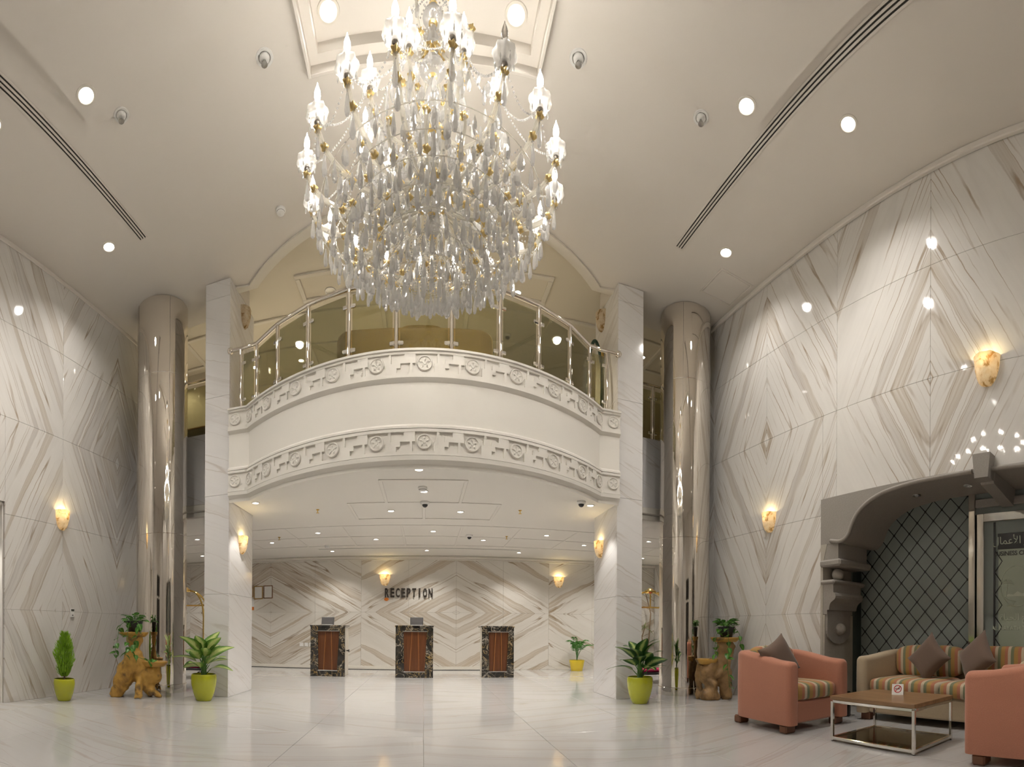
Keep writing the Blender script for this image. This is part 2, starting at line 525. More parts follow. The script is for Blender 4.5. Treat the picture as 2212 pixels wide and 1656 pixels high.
def stripes(name, axis, period, phase=0.):
    t = NT(name)
    P = t.sep(t.obj())
    a = P[{'X': 0, 'Y': 1, 'Z': 2}[axis]]
    wob = t.noise(t.obj(), 4., 2)
    f = t.math('FRACT', t.math('DIVIDE', t.math('ADD', t.math('MULTIPLY_ADD', wob, .012, a), 20. + phase), period))
    c = t.ramp(f, [(0., (.60, .50, .36)), (.22, (.19, .215, .125)), (.45, (.42, .25, .075)), (.50, (.44, .26, .08)), (.76, (.47, .185, .105))], 'CONSTANT')
    w = t.noise(t.obj(), 150., 3)
    c = t.mix(t.math('MULTIPLY', w, .3), c, (.2, .15, .09))
    return t.done(t.bsdf(c, .9, spec=.15, sheen=.2, normal=t.bump(w, .2, .004)))
M['stripes'] = stripes('striped_weave', 'X', .156)

def leafmat(name, edge, mid, vein, spread=.5, gloss=.35):
    t = NT(name)
    U = t.sep(t.uv())
    d = t.math('ABSOLUTE', t.math('SUBTRACT', U[0], .5))
    n = t.noise(t.vec(t.math('MULTIPLY', U[0], 3.), t.math('MULTIPLY', t.math('MULTIPLY_ADD', d, -.9, U[1]), 14.), 0.), 1.6, 3)
    f = t.math('ADD', t.math('MULTIPLY', d, 2.), t.math('MULTIPLY_ADD', n, .9, -.45))
    c = t.ramp(f, [(spread * .35, vein), (spread * .8, mid), (spread * 1.5, edge)])
    c = t.mix(t.ramp(t.noise(t.obj(), 6., 3), [(.3, 0.), (.8, .35)]), c, tuple(x * .6 for x in edge))
    p = t.bsdf(c, gloss)
    tr = t.n('ShaderNodeBsdfTranslucent'); t.put(tr.inputs[0], c)
    mx = t.n('ShaderNodeMixShader'); mx.inputs[0].default_value = .25
    t.t.links.new(p, mx.inputs[1]); t.t.links.new(tr.outputs[0], mx.inputs[2])
    return t.done(mx.outputs[0])
M['leaf_dief'] = leafmat('variegated_leaf', (.05, .16, .02), (.20, .36, .06), (.60, .66, .25), .70)
M['leaf_dief2'] = leafmat('dark_variegated_leaf', (.018, .070, .014), (.06, .15, .03), (.42, .50, .16), .42)
M['leaf_pothos'] = leafmat('pothos_leaf', (.055, .19, .022), (.09, .25, .035), (.22, .40, .09), .3)
M['leaf_palm'] = leafmat('palm_leaf', (.045, .17, .02), (.07, .22, .03), (.12, .28, .05), .3)
M['leaf_dracaena'] = leafmat('dracaena_leaf', (.16, .20, .05), (.24, .27, .09), (.35, .36, .15), .4)
M['conifer'] = simple('conifer_green', (.24, .44, .02), .6, var=.45, vscale=14)
M['stem'] = simple('green_stem', (.09, .20, .04), .5, var=.2)
M['bark'] = simple('woody_stem', (.24, .16, .09), .8, var=.3, vscale=30)

# ------------------------------------------------------------------ walls, floor, ceilings
def cut(rects, hole):
    out = []
    for (a0, a1, b0, b1) in rects:
        h0, h1, k0, k1 = max(a0, hole[0]), min(a1, hole[1]), max(b0, hole[2]), min(b1, hole[3])
        if h1 - h0 < 1e-4 or k1 - k0 < 1e-4:
            out.append((a0, a1, b0, b1)); continue
        if h0 - a0 > .03: out.append((a0, h0, b0, b1))
        if a1 - h1 > .03: out.append((h1, a1, b0, b1))
        if k0 - b0 > .03: out.append((h0, h1, b0, k0))
        if b1 - k1 > .03: out.append((h0, h1, k1, b1))
    return out

def joints(lo, hi, start, step):
    js = [lo]
    k = math.ceil((lo - start) / step + 1e-6)
    while start + k * step < hi - .02:
        if start + k * step > lo + .02: js.append(start + k * step)
        k += 1
    return js + [hi]

PCACHE = {}
def panels(parent, axis, front, back, us, zs, mat, holes=(), gap=.0025, name='panel'):
    """cladding slabs: one object each; axis 'X': slab faces along X and spans Y, axis 'Y': spans X, axis 'Z': floor tiles (u = X, z = Y)"""
    for i in range(len(us) - 1):
        for j in range(len(zs) - 1):
            rects = [(us[i], us[i + 1], zs[j], zs[j + 1])]
            for h in holes: rects = cut(rects, h)
            for (a0, a1, b0, b1) in rects:
                w, h_ = a1 - a0 - gap, b1 - b0 - gap
                if w < .02 or h_ < .02: continue
                key = (axis, round(w, 3), round(h_, 3), round(front - back, 3), mat.name)
                if key not in PCACHE:
                    m = MB()
                    d0, d1 = sorted((0, back - front))
                    if axis == 'X': m.box(d0, d1, -w / 2, w / 2, -h_ / 2, h_ / 2, .002)
                    elif axis == 'Y': m.box(-w / 2, w / 2, d0, d1, -h_ / 2, h_ / 2, .002)
                    else: m.box(-w / 2, w / 2, -h_ / 2, h_ / 2, d0, d1, .0015)
                    PCACHE[key] = m.mesh(name, mat)
                u, z = (a0 + a1) / 2, (b0 + b1) / 2
                loc = (front, u, z) if axis == 'X' else ((u, front, z) if axis == 'Y' else (u, z, front))
                link(name, PCACHE[key], parent, loc)

ZROWS = [0, 1.26, 2.535, 3.84, 5.105, 6.2]
OPL = (.35, 4.13, 0, 2.70)                       # recess in the left wall
ARC_Y0, ARC_Y1, ARC_TOP = -.19, 4.215, 2.70      # stone arch in the right wall

# left wall
m = MB()
m.box(XL - .25, XL - .03, YREAR - .2, .34, -.1, 6.5).box(XL - .25, XL - .03, .35, 4.13, 2.70, 6.5).box(XL - .25, XL - .03, 4.13, 7.22, -.1, 6.5)
wl = struct('wall_left', m, M['joint'])
panels(wl, 'X', XL, XL - .03, joints(YREAR, 7.22, 5.26, 1.36), ZROWS, M['marble_left'], [OPL])
panels(wl, 'Y', 7.25, 7.22, [XL - .25, XL], ZROWS, M['marble_left'])
# right wall
m = MB()
m.box(XR + .03, XR + .25, YREAR - .2, ARC_Y0, -.1, 6.5).box(XR + .03, XR + .25, ARC_Y0, ARC_Y1, 2.70, 6.5).box(XR + .03, XR + .25, ARC_Y1, 7.22, -.1, 6.5)
wr = struct('wall_right', m, M['joint'])
panels(wr, 'X', XR, XR + .03, joints(YREAR, 7.22, 5.335, 1.36), ZROWS, M['marble_right'], [(ARC_Y0, ARC_Y1, 0, 2.70)])
panels(wr, 'Y', 7.25, 7.22, [XR, XR + .25], ZROWS, M['marble_right'])
# back wall of the reception and the mezzanine
wb = struct('wall_back', MB().box(XL2 - .2, XR2 + .2, YB + .03, YB + .25, -.1, 6.7), M['joint'])
panels(wb, 'Y', YB, YB + .03, joints(XL2, XR2, .84, 1.215), [.09, 1.47, 2.9], M['marble_back'])
panels(wb, 'Y', YB, YB + .03, joints(XL2, XR2, .84, 2.43), [4.05, 5.3, 6.5], M['mezz_plaster'])
# side walls of the reception and mezzanine
w2 = struct('wall_reception_left', MB().box(XL2 - .25, XL2 - .03, 7.0, YB + .2, -.1, 6.7), M['joint'])
panels(w2, 'X', XL2, XL2 - .03, joints(7.25, YB, 7.25, 1.24), [0, 1.47, 2.9], M['marble_left'])
panels(w2, 'X', XL2, XL2 - .03, joints(7.25, YB, 7.25, 2.5), [4.05, 6.5], M['mezz_plaster'])
w3 = struct('wall_reception_right', MB().box(XR2 + .03, XR2 + .25, 7.0, YB + .2, -.1, 6.7), M['joint'])
panels(w3, 'X', XR2, XR2 + .03, joints(7.25, YB, 7.25, 1.24), [0, 1.47, 2.9], M['marble_right'])
panels(w3, 'X', XR2, XR2 + .03, joints(7.25, YB, 7.25, 2.5), [4.05, 6.5], M['mezz_plaster'])
# returns closing the side passages towards the hall
struct('wall_return_left', MB().box(XL2 - .2, XL - .25, 7.0, 7.22, -.1, 6.7), M['plaster'])
struct('wall_return_right', MB().box(XR + .25, XR2 + .2, 7.0, 7.22, -.1, 6.7), M['plaster'])
# entrance wall behind the camera with its dark glazed doors
m = MB()
m.box(XL - .25, -1.5, YREAR - .25, YREAR - .03, -.1, 6.5).box(1.5, XR + .25, YREAR - .25, YREAR - .03, -.1, 6.5).box(-1.5, 1.5, YREAR - .25, YREAR - .03, 3.3, 6.5)
wq = struct('wall_rear', m, M['joint'])
panels(wq, 'Y', YREAR, YREAR - .03, joints(XL, XR, 0, 1.36), ZROWS, M['marble_rear'], [(-1.5, 1.5, 0, 3.3)])
dr = struct('door_1', MB().box(-1.5, 1.5, YREAR - .2, YREAR - .17, 0, 3.3), M['dark'])
for x in (-1.5, -.04, 1.42):
    MB().box(x, x + .08, YREAR - .16, YREAR - .06, 0, 3.3, .005).build('door_frame', M['chrome_frame'], dr)
MB().box(-1.42, 1.42, YREAR - .16, YREAR - .06, 2.3, 2.4, .005).build('door_frame', M['chrome_frame'], dr)

# floor
fl = struct('floor', MB().box(XL2 - .3, XR2 + .3, YREAR - .3, YB + .2, -.2, -.012), M['joint'])
panels(fl, 'Z', 0.0, -.012, joints(XL2, XR2, 2.25, 1.12), joints(YREAR, YB, .04, 1.12), M['marble_floor'], gap=.003, name='tile')
# baseboard of the reception wall
bb = struct('baseboard_back', MB().box(XL2, 2.35, YB - .02, YB + .03, .012, .09, .004), M['trim_white'])
MB().box(XL2, 2.35, YB - .012, YB + .03, 0, .012).build('gap', M['dark'], bb)
struct('baseboard_back_right', MB().box(2.35, XR2, YB - .004, YB + .03, 0, .09, .002), M['marble_back'])

# recess in the left wall
struct('wall_recess', MB().box(XL - .95, XL - .85, .25, 4.2, 0, 2.8), M['marble_left'])
struct('wall_recess_far', MB().box(XL - .90, XL - .032, 4.105, 4.125, 0, 2.69), M['plaster_white'])
struct('wall_recess_near', MB().box(XL - .90, XL - .032, .345, .37, 0, 2.69), M['plaster_white'])
struct('ceiling_recess', MB().box(XL - .90, XL - .032, .37, 4.105, 2.67, 2.695), M['plaster_white'])

# hall ceiling: flat field, lowered raft towards the entrance, sunk coffer around the chandelier, round cut-out over the balcony
CX0, CX1, CY0, CY1 = -.98, .93, 2.70, 4.22
m = MB()
m.box(XL - .2, CX0, YREAR - .2, 5.3, ZC, 6.5).box(CX1, XR + .2, YREAR - .2, 5.3, ZC, 6.5)
m.box(CX0, CX1, YREAR - .2, CY0, ZC, 6.5).box(CX0, CX1, CY1, 5.3, ZC, 6.5).box(CX0, CX1, CY0, CY1, ZC + .10, 6.5)
RX0, RX1, RY1, RD = -3.16, 3.08, 3.74, .075
m.box(RX0, CX0, YREAR, RY1, ZC - RD, ZC + .01).box(CX1, RX1, YREAR, RY1, ZC - RD, ZC + .01).box(CX0, CX1, YREAR, CY0, ZC - RD, ZC + .01)
CCY, CR = 9.32, 3.57
arc = []
for k in range(41):
    x = -2.53 + 5.04 * k / 40
    arc.append((x, CCY - math.sqrt(CR * CR - x * x)))
poly = [(XL - .2, 5.3), (XR + .2, 5.3), (XR + .2, 7.3), (2.79, 7.3), (2.79, arc[-1][1])] + arc[::-1] + [(-2.80, arc[0][1]), (-2.80, 7.3), (XL - .2, 7.3)]
m.prism(poly, lambda a, b, d: (a, b, d), ZC, 6.5)
struct('ceiling', m, M['plaster'])
# moulding along the round cut-out
def sweep_profile(m, pts, prof, closed=False):
    """pts: (x, y, nx, ny); prof: (d outward, z)"""
    rings = [[(x + nx * d, y + ny * d, z) for d, z in prof] for x, y, nx, ny in pts]
    return m.loops(rings)
pa = [(-2.80, arc[0][1], 0, -1)] + [((x), y, (x) / CR, (y - CCY) / CR) for x, y in arc] + [(2.79, arc[-1][1], 0, -1)]
m = MB()
sweep_profile(m, pa, [(-.05, ZC - .02), (-.05, ZC + .30), (.0, ZC + .30), (.01, ZC + .02), (.09, ZC - .005), (.09, ZC - .03), (.03, ZC - .04)])
struct('trim_1', m, M['trim_white'], 35)
# cornices on the side walls
for nm, x0, x1 in (('trim_2', XR - .05, XR), ('trim_3', XL, XL + .02)):
    m = MB(); m.box(x0, x1, YREAR, 7.2, ZC - .07, ZC, .010)
    struct(nm, m, M['plaster'])
# frame around the sunk coffer
m = MB()
for (x0, x1, y0, y1) in ((CX0 - .11, CX0 - .08, CY0 - .11, CY1 + .11), (CX1 + .08, CX1 + .11, CY0 - .11, CY1 + .11), (CX0 - .08, CX1 + .08, CY1 + .08, CY1 + .11), (CX0 - .08, CX1 + .08, CY0 - .11, CY0 - .08)):
    m.box(x0, x1, y0, y1, ZC - RD - .008, ZC + .01, .004)
struct('trim_4', m, M['plaster'])

# mezzanine slab: reception ceiling below, floor above
BCY, BR = 9.15, 3.66
def balcony_path(off=0.0, n=48, xe=2.79):
    a = math.asin(2.47 / BR)
    r = BR + off
    half = a / 2
    kx, ky = -2.47 - math.sin(a) * off * 0 - math.tan(half) * off, BCY - BR * math.cos(a) - off
    pts = [(-xe, ky)]
    for k in range(n + 1):
        t = -a + 2 * a * k / n
        if k in (0, n):
            pts.append((math.copysign(abs(kx), t), ky))
        else:
            pts.append((r * math.sin(t), BCY - r * math.cos(t)))
    pts.append((xe, ky))
    return pts
YK = BCY - BR * math.cos(math.asin(2.47 / BR))
inner = balcony_path(-.06)
poly = [(XL2, YB), (XL2, YSLAB), (-3.20, YSLAB), (-3.20, 7.51), (-2.79, 7.51)] + inner + [(2.79, 7.51), (3.22, 7.51), (3.22, YSLAB), (XR2, YSLAB), (XR2, YB)]
m = MB(); m.prism(poly, lambda a, b, d: (a, b, d), ZR, ZMF)
struct('ceiling_reception', m, M['plaster_white'])
struct('ceiling_mezzanine', MB().box(XL2 - .2, XR2 + .2, 5.32, YB + .2, ZM, ZM + .1), M['mezz_plaster'])

# ceiling mouldings of the reception
def strip_frame(name, segs, z, mat, w=.05, h=.02):
    m = MB()
    for (x0, y0, x1, y1) in segs:
        if abs(x1 - x0) > abs(y1 - y0): m.box(x0, x1, y0 - w / 2, y0 + w / 2, z - h, z, .006)
        else: m.box(x0 - w / 2, x0 + w / 2, y0, y1, z - h, z, .006)
    return struct(name, m, mat)
strip_frame('trim_5', [(-.58, 6.03, .56, 6.03), (-.555, 6.05, -.555, 7.07), (.535, 6.05, .535, 7.07), (-1.15, 7.09, 1.16, 7.09), (-1.125, 7.11, -1.125, 8.09), (1.135, 7.11, 1.135, 8.09), (0, 7.11, 0, 8.09), (-1.15, 8.11, 1.16, 8.11)], ZR, M['plaster_white'], .05, .012)
segs = [(XL2, y, XR2, y) for y in (8.62, 9.62, 10.62)]
for k in range(-6, 6):
    for y0, y1 in ((8.645, 9.595), (9.645, 10.595)):
        segs.append((.70 + 1.1 * k, y0, .70 + 1.1 * k, y1))
strip_frame('trim_6', segs, ZR, M['plaster_white'], .045, .009)
m = MB(); m.box(XL2, XR2, YB - .10, YB, ZR - .07, ZR, .015).box(XL2, XR2, YB - .05, YB, ZR - .10, ZR - .07, .01)
struct('trim_7', m, M['trim_white'])
# mouldings of the mezzanine ceiling
segs = [(-2.02, 7.19, 1.98, 7.19), (-1.98, 7.23, -1.98, 7.72), (1.94, 7.23, 1.94, 7.72), (-2.02, 7.75, 1.98, 7.75)] + [(-6.9, y, 6.3, y) for y in (8.07, 8.98, 10.2)]
for x in (-4.4, -2.2, -.72, .72, 2.2, 4.4):
    segs += [(x, 8.11, x, 8.94), (x, 9.02, x, 10.16)]
strip_frame('trim_8', segs, ZM, M['trim_white'], .07, .035)

# pillars
def pillar(x0, x1, y0, y1, label):
    p = thing('marble_pillar', label, 'pillar', (0, 0, 0), group='marble pillars beside the balcony')
    p.location = ((x0 + x1) / 2, (y0 + y1) / 2, 0)
    o = Vector(p.location)
    def rel(v): return v
    zs = [0, 1.53, 3.0, 4.47, 5.94, 6.19]
    MB().box(x0 + .025 - o.x, x1 - .025 - o.x, y0 + .025 - o.y, y1 - .025 - o.y, 0, 6.19).build('core', M['joint'], p)
    panels(p, 'Y', y0 - o.y, y0 + .025 - o.y, [x0 - o.x, x1 - o.x], zs, M['marble_pillar_front'], gap=.003)
    panels(p, 'Y', y1 - o.y, y1 - .025 - o.y, [x0 - o.x, x1 - o.x], zs, M['marble_pillar_front'], gap=.003)
    panels(p, 'X', x0 - o.x, x0 + .025 - o.x, [y0 + .026 - o.y, y1 - .026 - o.y], zs, M['marble_pillar'], gap=.003)
    panels(p, 'X', x1 - o.x, x1 - .025 - o.x, [y0 + .026 - o.y, y1 - .026 - o.y], zs, M['marble_pillar'], gap=.003)
    return p
pillar(-3.20, -2.80, 6.50, 7.50, 'tall square marble pillar left of the curved balcony')
pillar(2.79, 3.21, 6.54, 7.50, 'tall square marble pillar right of the curved balcony')

# polished columns
def chrome_column(x, y, label):
    c = thing('steel_column', label, 'column', (x, y, 0), group='polished steel columns')
    R = .415
    for z0, z1 in ((.13, 2.5), (2.5, 5.0), (5.0, 6.195)):
        MB().lathe([(R - .004, z0), (R, z0 + .004), (R, z1 - .004), (R - .004, z1)], 96).build('shell', M['chrome'], c, 40)
    MB().lathe([(R + .010, 0), (R + .010, .125), (R + .004, .13)], 96).build('base_ring', M['chrome'], c, 40)
    for a in (-2.2, -.75, 2.3):
        MB().box(R - .003, R + .0015, -.002, .002, .14, 6.19).move(Matrix.Rotation(a, 4, 'Z')).build('seam', M['seam'], c)
    return c
chrome_column(-4.09, 6.72, 'mirror-polished round steel column on the left beside the driftwood stand')
chrome_column(4.10, 6.77, 'mirror-polished round steel column on the right near the armchairs')

# ------------------------------------------------------------------ balcony
bal = thing('balcony', 'white curved plaster balcony with carved rosette friezes', 'balcony', (0, 6.4, ZR))
B0 = Vector((0, 6.4, ZR))
A_HALF = math.asin(2.47 / BR)
def bframe(s):
    """s: arc length from the middle; returns x, y, nx, ny on the smooth face"""
    L = A_HALF * BR
    if abs(s) <= L:
        t = s / BR
        return BR * math.sin(t), BCY - BR * math.cos(t), math.sin(t), -math.cos(t)
    e = abs(s) - L
    return math.copysign(2.47 + e, s), YK, 0., -1.
def bpath():
    L = A_HALF * BR
    out = [(-2.785, YK, 0, -1)]
    h = A_HALF / 2
    k = 1 / math.cos(h)
    out.append((-2.47, YK, -math.sin(h) * k, -math.cos(h) * k))
    for i in range(1, 64):
        t = -A_HALF + 2 * A_HALF * i / 64
        out.append((BR * math.sin(t), BCY - BR * math.cos(t), math.sin(t), -math.cos(t)))
    out.append((2.47, YK, math.sin(h) * k, -math.cos(h) * k))
    out.append((2.785, YK, 0, -1))
    return [(x, y - B0.y, nx, ny) for x, y, nx, ny in out]
def zl(*zs): return [z - ZR for z in zs]
m = MB()
prof = [(-.055, ZR - .0), (-.055, ZR - .035), (-.02, ZR - .035), (-.015, ZR + .01), (.03, ZR + .05), (.035, ZR + .10), (.012, ZR + .10), (.012, 3.31), (.04, 3.31), (.04, 3.335), (.02, 3.35), (0, 3.37), (0, 3.845), (.02, 3.86), (.045, 3.885), (.045, 3.91), (.015, 3.91), (.015, 4.185), (.06, 4.185), (.06, 4.21), (-.14, 4.21), (-.14, 4.06), (-.055, 4.055)]
sweep_profile(m, bpath(), [(d, z - ZR) for d, z in prof])
m.build('fascia', M['plaster_white'], bal, 30)
def bent(m, s0, s1, z0, z1, d0, d1):
    n = max(2, int((s1 - s0) / .06) + 1)
    rings = []
    for i in range(n + 1):
        x, y, nx, ny = bframe(s0 + (s1 - s0) * i / n)
        rings.append([(x + nx * d - B0.x, y + ny * d - B0.y, z - ZR) for d, z in ((d0, z0), (d1, z0), (d1, z1), (d0, z1))])
    m.loops(rings)
    return m
SP = .151 * BR
ros = [SP * k for k in range(-4, 5)]
ros = [-A_HALF * BR - .21, -A_HALF * BR + .055] + ros + [A_HALF * BR - .055, A_HALF * BR + .21]
def rosette(s, zc, d):
    x, y, nx, ny = bframe(s)
    m = MB()
    R = .088
    prof = [(0, .012), (.016, .016), (.02, .010), (.07, .010), (.074, .022), (.084, .022), (R, .014), (R, 0.)]
    m.lathe(prof[::-1], 20)
    for k in range(5):
        a = PI / 2 + 2 * PI * k / 5
        c, s_ = math.cos(a), math.sin(a)
        pts = [(.014, 0, .011), (.042, .016, .013), (.070, 0, .011), (.042, -.016, .013), (.042, 0, .023)]
        vs_ = [(px * c - py * s_, px * s_ + py * c, pz) for px, py, pz in pts]
        m.add(vs_, [(0, 1, 4), (1, 2, 4), (2, 3, 4), (3, 0, 4), (0, 3, 2, 1)])
    # local z -> outward normal, local y -> up
    X = Vector((-ny, nx, 0)); Z = Vector((nx, ny, 0)); Y = Vector((0, 0, 1))
    Mx = Matrix((( X.x, Y.x, Z.x, x + nx * d - B0.x), (X.y, Y.y, Z.y, y + ny * d - B0.y), (X.z, Y.z, Z.z, zc - ZR), (0, 0, 0, 1)))
    m.move(Mx).build('rosette', M['plaster_white'], bal, 30)
KEY = [(.255, .305, .0, 1.), (.70, .75, .0, 1.), (.195, .255, .0, .5), (.305, .42, .0, .5), (.42, .50, .25, .75), (.50, .58, .5, .75), (.58, .70, .5, 1.), (.75, .81, .5, 1.)]
for z0, z1, d in ((3.045, 3.27, .012), (3.945, 4.155, .015)):
    for s in ros: rosette(s, (z0 + z1) / 2, d + .004)
    for i in range(len(ros) - 1):
        a, b = ros[i], ros[i + 1]
        if b - a < .3: continue
        m = MB()
        for u0, u1, v0, v1 in KEY:
            bent(m, a + (b - a) * u0, a + (b - a) * u1, z0 + (z1 - z0) * v0, z0 + (z1 - z0) * v1, d - .004, d + .021)
        m.build('key_relief', M['plaster_white'], bal)
    LE = A_HALF * BR + .315
    for zz0, zz1 in ((z0 - .042, z0), (z1, z1 + .035)):
        m = MB(); bent(m, -A_HALF * BR, A_HALF * BR, zz0, zz1, d - .004, d + .024)
        bent(m, -LE, -A_HALF * BR - .0, zz0, zz1, d - .004, d + .024); bent(m, A_HALF * BR, LE, zz0, zz1, d - .004, d + .024)
        m.build('border', M['plaster_white'], bal)

# railing on the balcony
def railing(name, label, posts, ztop, zbot, ends, group=None):
    base = Vector((sum(p[0] for p in posts) / len(posts), sum(p[1] for p in posts) / len(posts), zbot))
    r = thing(name, label, 'railing', base, group=group)
    loc = lambda p: (p[0] - base.x, p[1] - base.y)
    pts = ([ends[0]] if ends[0] else []) + posts + ([ends[1]] if ends[1] else [])
    MB().tube([(*loc(p), ztop - zbot) for p in pts], .030, 12).build('handrail', M['chrome'], r, 50)
    for e in ends:
        if e: MB().sphere((*loc(e), ztop - zbot), .05, 12, 8).build('end_flange', M['chrome'], r, 50)
    for p in posts:
        MB().tube([(*loc(p), 0), (*loc(p), ztop - zbot - .02)], .024, 12).build('post', M['chrome'], r, 50)
    for a, b in zip(posts[:-1], posts[1:]):
        A, B = Vector(loc(a)), Vector(loc(b))
        d = (B - A); L = d.length; d.normalize()
        nrm = Vector((-d.y, d.x))
        A2, B2 = A + d * .045, B - d * .045
        m = MB()
        q = [A2 - nrm * .005, B2 - nrm * .005, B2 + nrm * .005, A2 + nrm * .005]
        m.add([(p.x, p.y, .04) for p in q] + [(p.x, p.y, ztop - zbot - .09) for p in q], [(0, 1, 2, 3), (4, 7, 6, 5), (0, 4, 5, 1), (1, 5, 6, 2), (2, 6, 7, 3), (3, 7, 4, 0)])
        m.build('glass_pane', M['rail_glass'], r)
        for P, sg in ((A, 1), (B, -1)):
            for z in (.14, ztop - zbot - .22):
                c = P + d * sg * .05
                mm = MB().box(-.035, .035, -.018, .018, -.024, .024, .010)
                mm.move(Matrix.Translation((c.x, c.y, z)) @ Matrix.Rotation(math.atan2(d.y, d.x), 4, 'Z')).build('glass_clamp', M['chrome_frame'], r)
    return r
RC = (0, 9.13)
def rp(x, r=3.57): return (x, RC[1] - math.sqrt(r * r - x * x))
railing('balcony_railing', 'chrome and glass railing around the curved balcony', [(-2.62, 6.50), (-2.36, 6.46)] + [rp(x) for x in (-1.95, -1.46, -.91, -.335, .31, .895, 1.42, 1.91)] + [(2.31, 6.46), (2.60, 6.50)], 5.10, 4.21, ((-2.79, 6.50), (2.78, 6.50)))
railing('gallery_railing', 'glass and chrome gallery railing left of the left marble pillar', [(-4.75, 7.36), (-4.05, 7.36), (-3.30, 7.36)], 5.26, 4.30, (None, None))
railing('gallery_railing', 'glass and chrome gallery railing right of the right marble pillar', [(3.31, 7.36), (3.80, 7.36), (4.50, 7.36)], 5.26, 4.30, (None, None))
# marble fronts of the slab in the side bays
for nm, x0, x1 in (('parapet_left', XL + .0, -3.205), ('parapet_right', 3.225, XR)):
    w = struct('wall_' + nm, MB().box(x0, x1, YSLAB, 7.45, ZMF + .001, 4.28), M['joint'])
    panels(w, 'Y', YSLAB - .03, YSLAB, joints(x0, x1, x0, .86), [3.12, 4.30], M['marble_pillar_front'])
    m = MB().box(x0, x1, YSLAB - .07, YSLAB, 2.99, 3.115, .02).box(x0, x1, YSLAB - .04, YSLAB, 2.90, 2.99, .01)
    MB.build(m, 'cornice', M['trim_white'], w)

# ------------------------------------------------------------------ ceiling fittings
DL = {}
def downlight(x, y, z, label, r=.075, energy=60., spot=95., color=NEUT, blend=.55, group=None):
    t = thing('downlight', label, 'downlight', (x, y, z), group=group)
    if r not in DL:
        ring = MB().lathe([(r * .82, .002), (r * .82, -.004), (r * .9, -.010), (r * 1.12, -.008), (r * 1.15, .0)], 24).mesh('trim_ring', M['trim_white'], 40)
        lens = MB().lathe([(0.0001, -.006), (r * .5, -.0065), (r * .82, -.003)], 24).mesh('lens', M['lens'], 60)
        DL[r] = (ring, lens)
    link('trim_ring', DL[r][0], t); link('lens', DL[r][1], t)
    lamp('SPOT', 'downlight_beam', t, (0, 0, -.03), energy, color, r * .7, spot, blend)
    return t
ZQ, ZF = ZC + .10, ZC - RD
gm = 'lit downlights of the hall ceiling'
for x, y, z, l in (
    (-.84, 4.02, ZQ, 'lit downlight in the ceiling coffer left of the chandelier top'),
    (.76, 4.04, ZQ, 'lit downlight in the ceiling coffer right of the chandelier top'),
    (-3.01, 3.51, ZF, 'lit downlight at the corner of the lowered ceiling near the left air slot'),
    (2.88, 3.64, ZF, 'lit downlight at the corner of the lowered ceiling left of the right air slot'),
    (3.76, 3.09, ZC, 'lit downlight between the right air slot and the right marble wall'),
    (-4.01, 5.17, ZC, 'lit downlight past the end of the left air slot by the left wall'),
    (3.84, 5.29, ZC, 'lit downlight past the end of the right air slot near the ceiling hatch')):
    downlight(x, y, z, l, .085, E_MAIN * (.25 if z == ZQ else (.6 if abs(x) > 3.5 else 1.4)), 140., NEUT, 1.0, gm)
k = 0
for y in (-1.2, -3.8):
    for x, z in ((-3.9, ZC), (3.76, ZC)):
        downlight(x, y, z, 'lit hall downlight behind the viewer, ' + ('left' if x < 0 else 'right') + ' side, ' + ('nearer' if y > -2 else 'farther') + ' one', .085, E_MAIN, 140., NEUT, 1.0, 'lit downlights behind the viewer')
downlight(-3.9, 3.09, ZC, 'lit downlight between the left air slot and the left wall near the recess', .085, E_MAIN, 140., NEUT, 1.0, gm)
downlight(-5.35, 3.75, 2.67, 'lit downlight in the low recess at the far left', .05, 55., 90.)
gr = 'lit downlights of the reception ceiling'
for x, y, l in (
    (-.06, 5.635, 'lit downlight under the curved balcony, nearest the balcony edge'),
    (-.0, 6.52, 'lit downlight in the small front ceiling frame behind the smoke detector'),
    (-.52, 7.58, 'lit downlight in the left half of the double ceiling frame'),
    (.58, 7.60, 'lit downlight in the right half of the double ceiling frame'),
    (-2.05, 9.13, 'left lit downlight of the front row of three'),
    (.18, 9.13, 'middle lit downlight of the front row of three'),
    (2.40, 9.15, 'right lit downlight of the front row of three'),
    (-3.25, 9.93, 'leftmost lit downlight of the row of four'),
    (-.99, 9.92, 'second lit downlight from the left in the row of four'),
    (1.24, 9.92, 'third lit downlight from the left in the row of four'),
    (3.45, 9.92, 'rightmost lit downlight of the row of four'),
    (-2.18, 11.31, 'lit downlight before the back wall above the left desk'),
    (.075, 11.30, 'lit downlight before the back wall above the middle desk'),
    (2.28, 11.31, 'lit downlight before the back wall right of the right desk'),
    (4.17, 11.06, 'lit downlight before the back wall near the yellow potted palm'),
    (-2.47, 6.74, 'lit downlight under the left end of the balcony beside the pillar'),
    (2.45, 6.76, 'lit downlight under the right end of the balcony beside the pillar')):
    if abs(x) > 2.3 and y < 7: downlight(x, y, ZR, l, .055, 34., 74., NEUT, .35, gr)
    else: downlight(x, y, ZR, l, .055, E_RECEP, 125., NEUT, .8, gr)
for x, y, l in ((-5.51, 11.08, 'lit downlight seen between the left column and the left pillar'),
                (4.54, 8.94, 'nearer lit downlight between the right pillar and the right column'),
                (5.42, 11.03, 'farther lit downlight between the right pillar and the right column'),
                (-4.6, 9.0, 'lit downlight above the left luggage cart')):
    downlight(x, y, ZR, l, .055, E_RECEP, 125., NEUT, .8, gr)
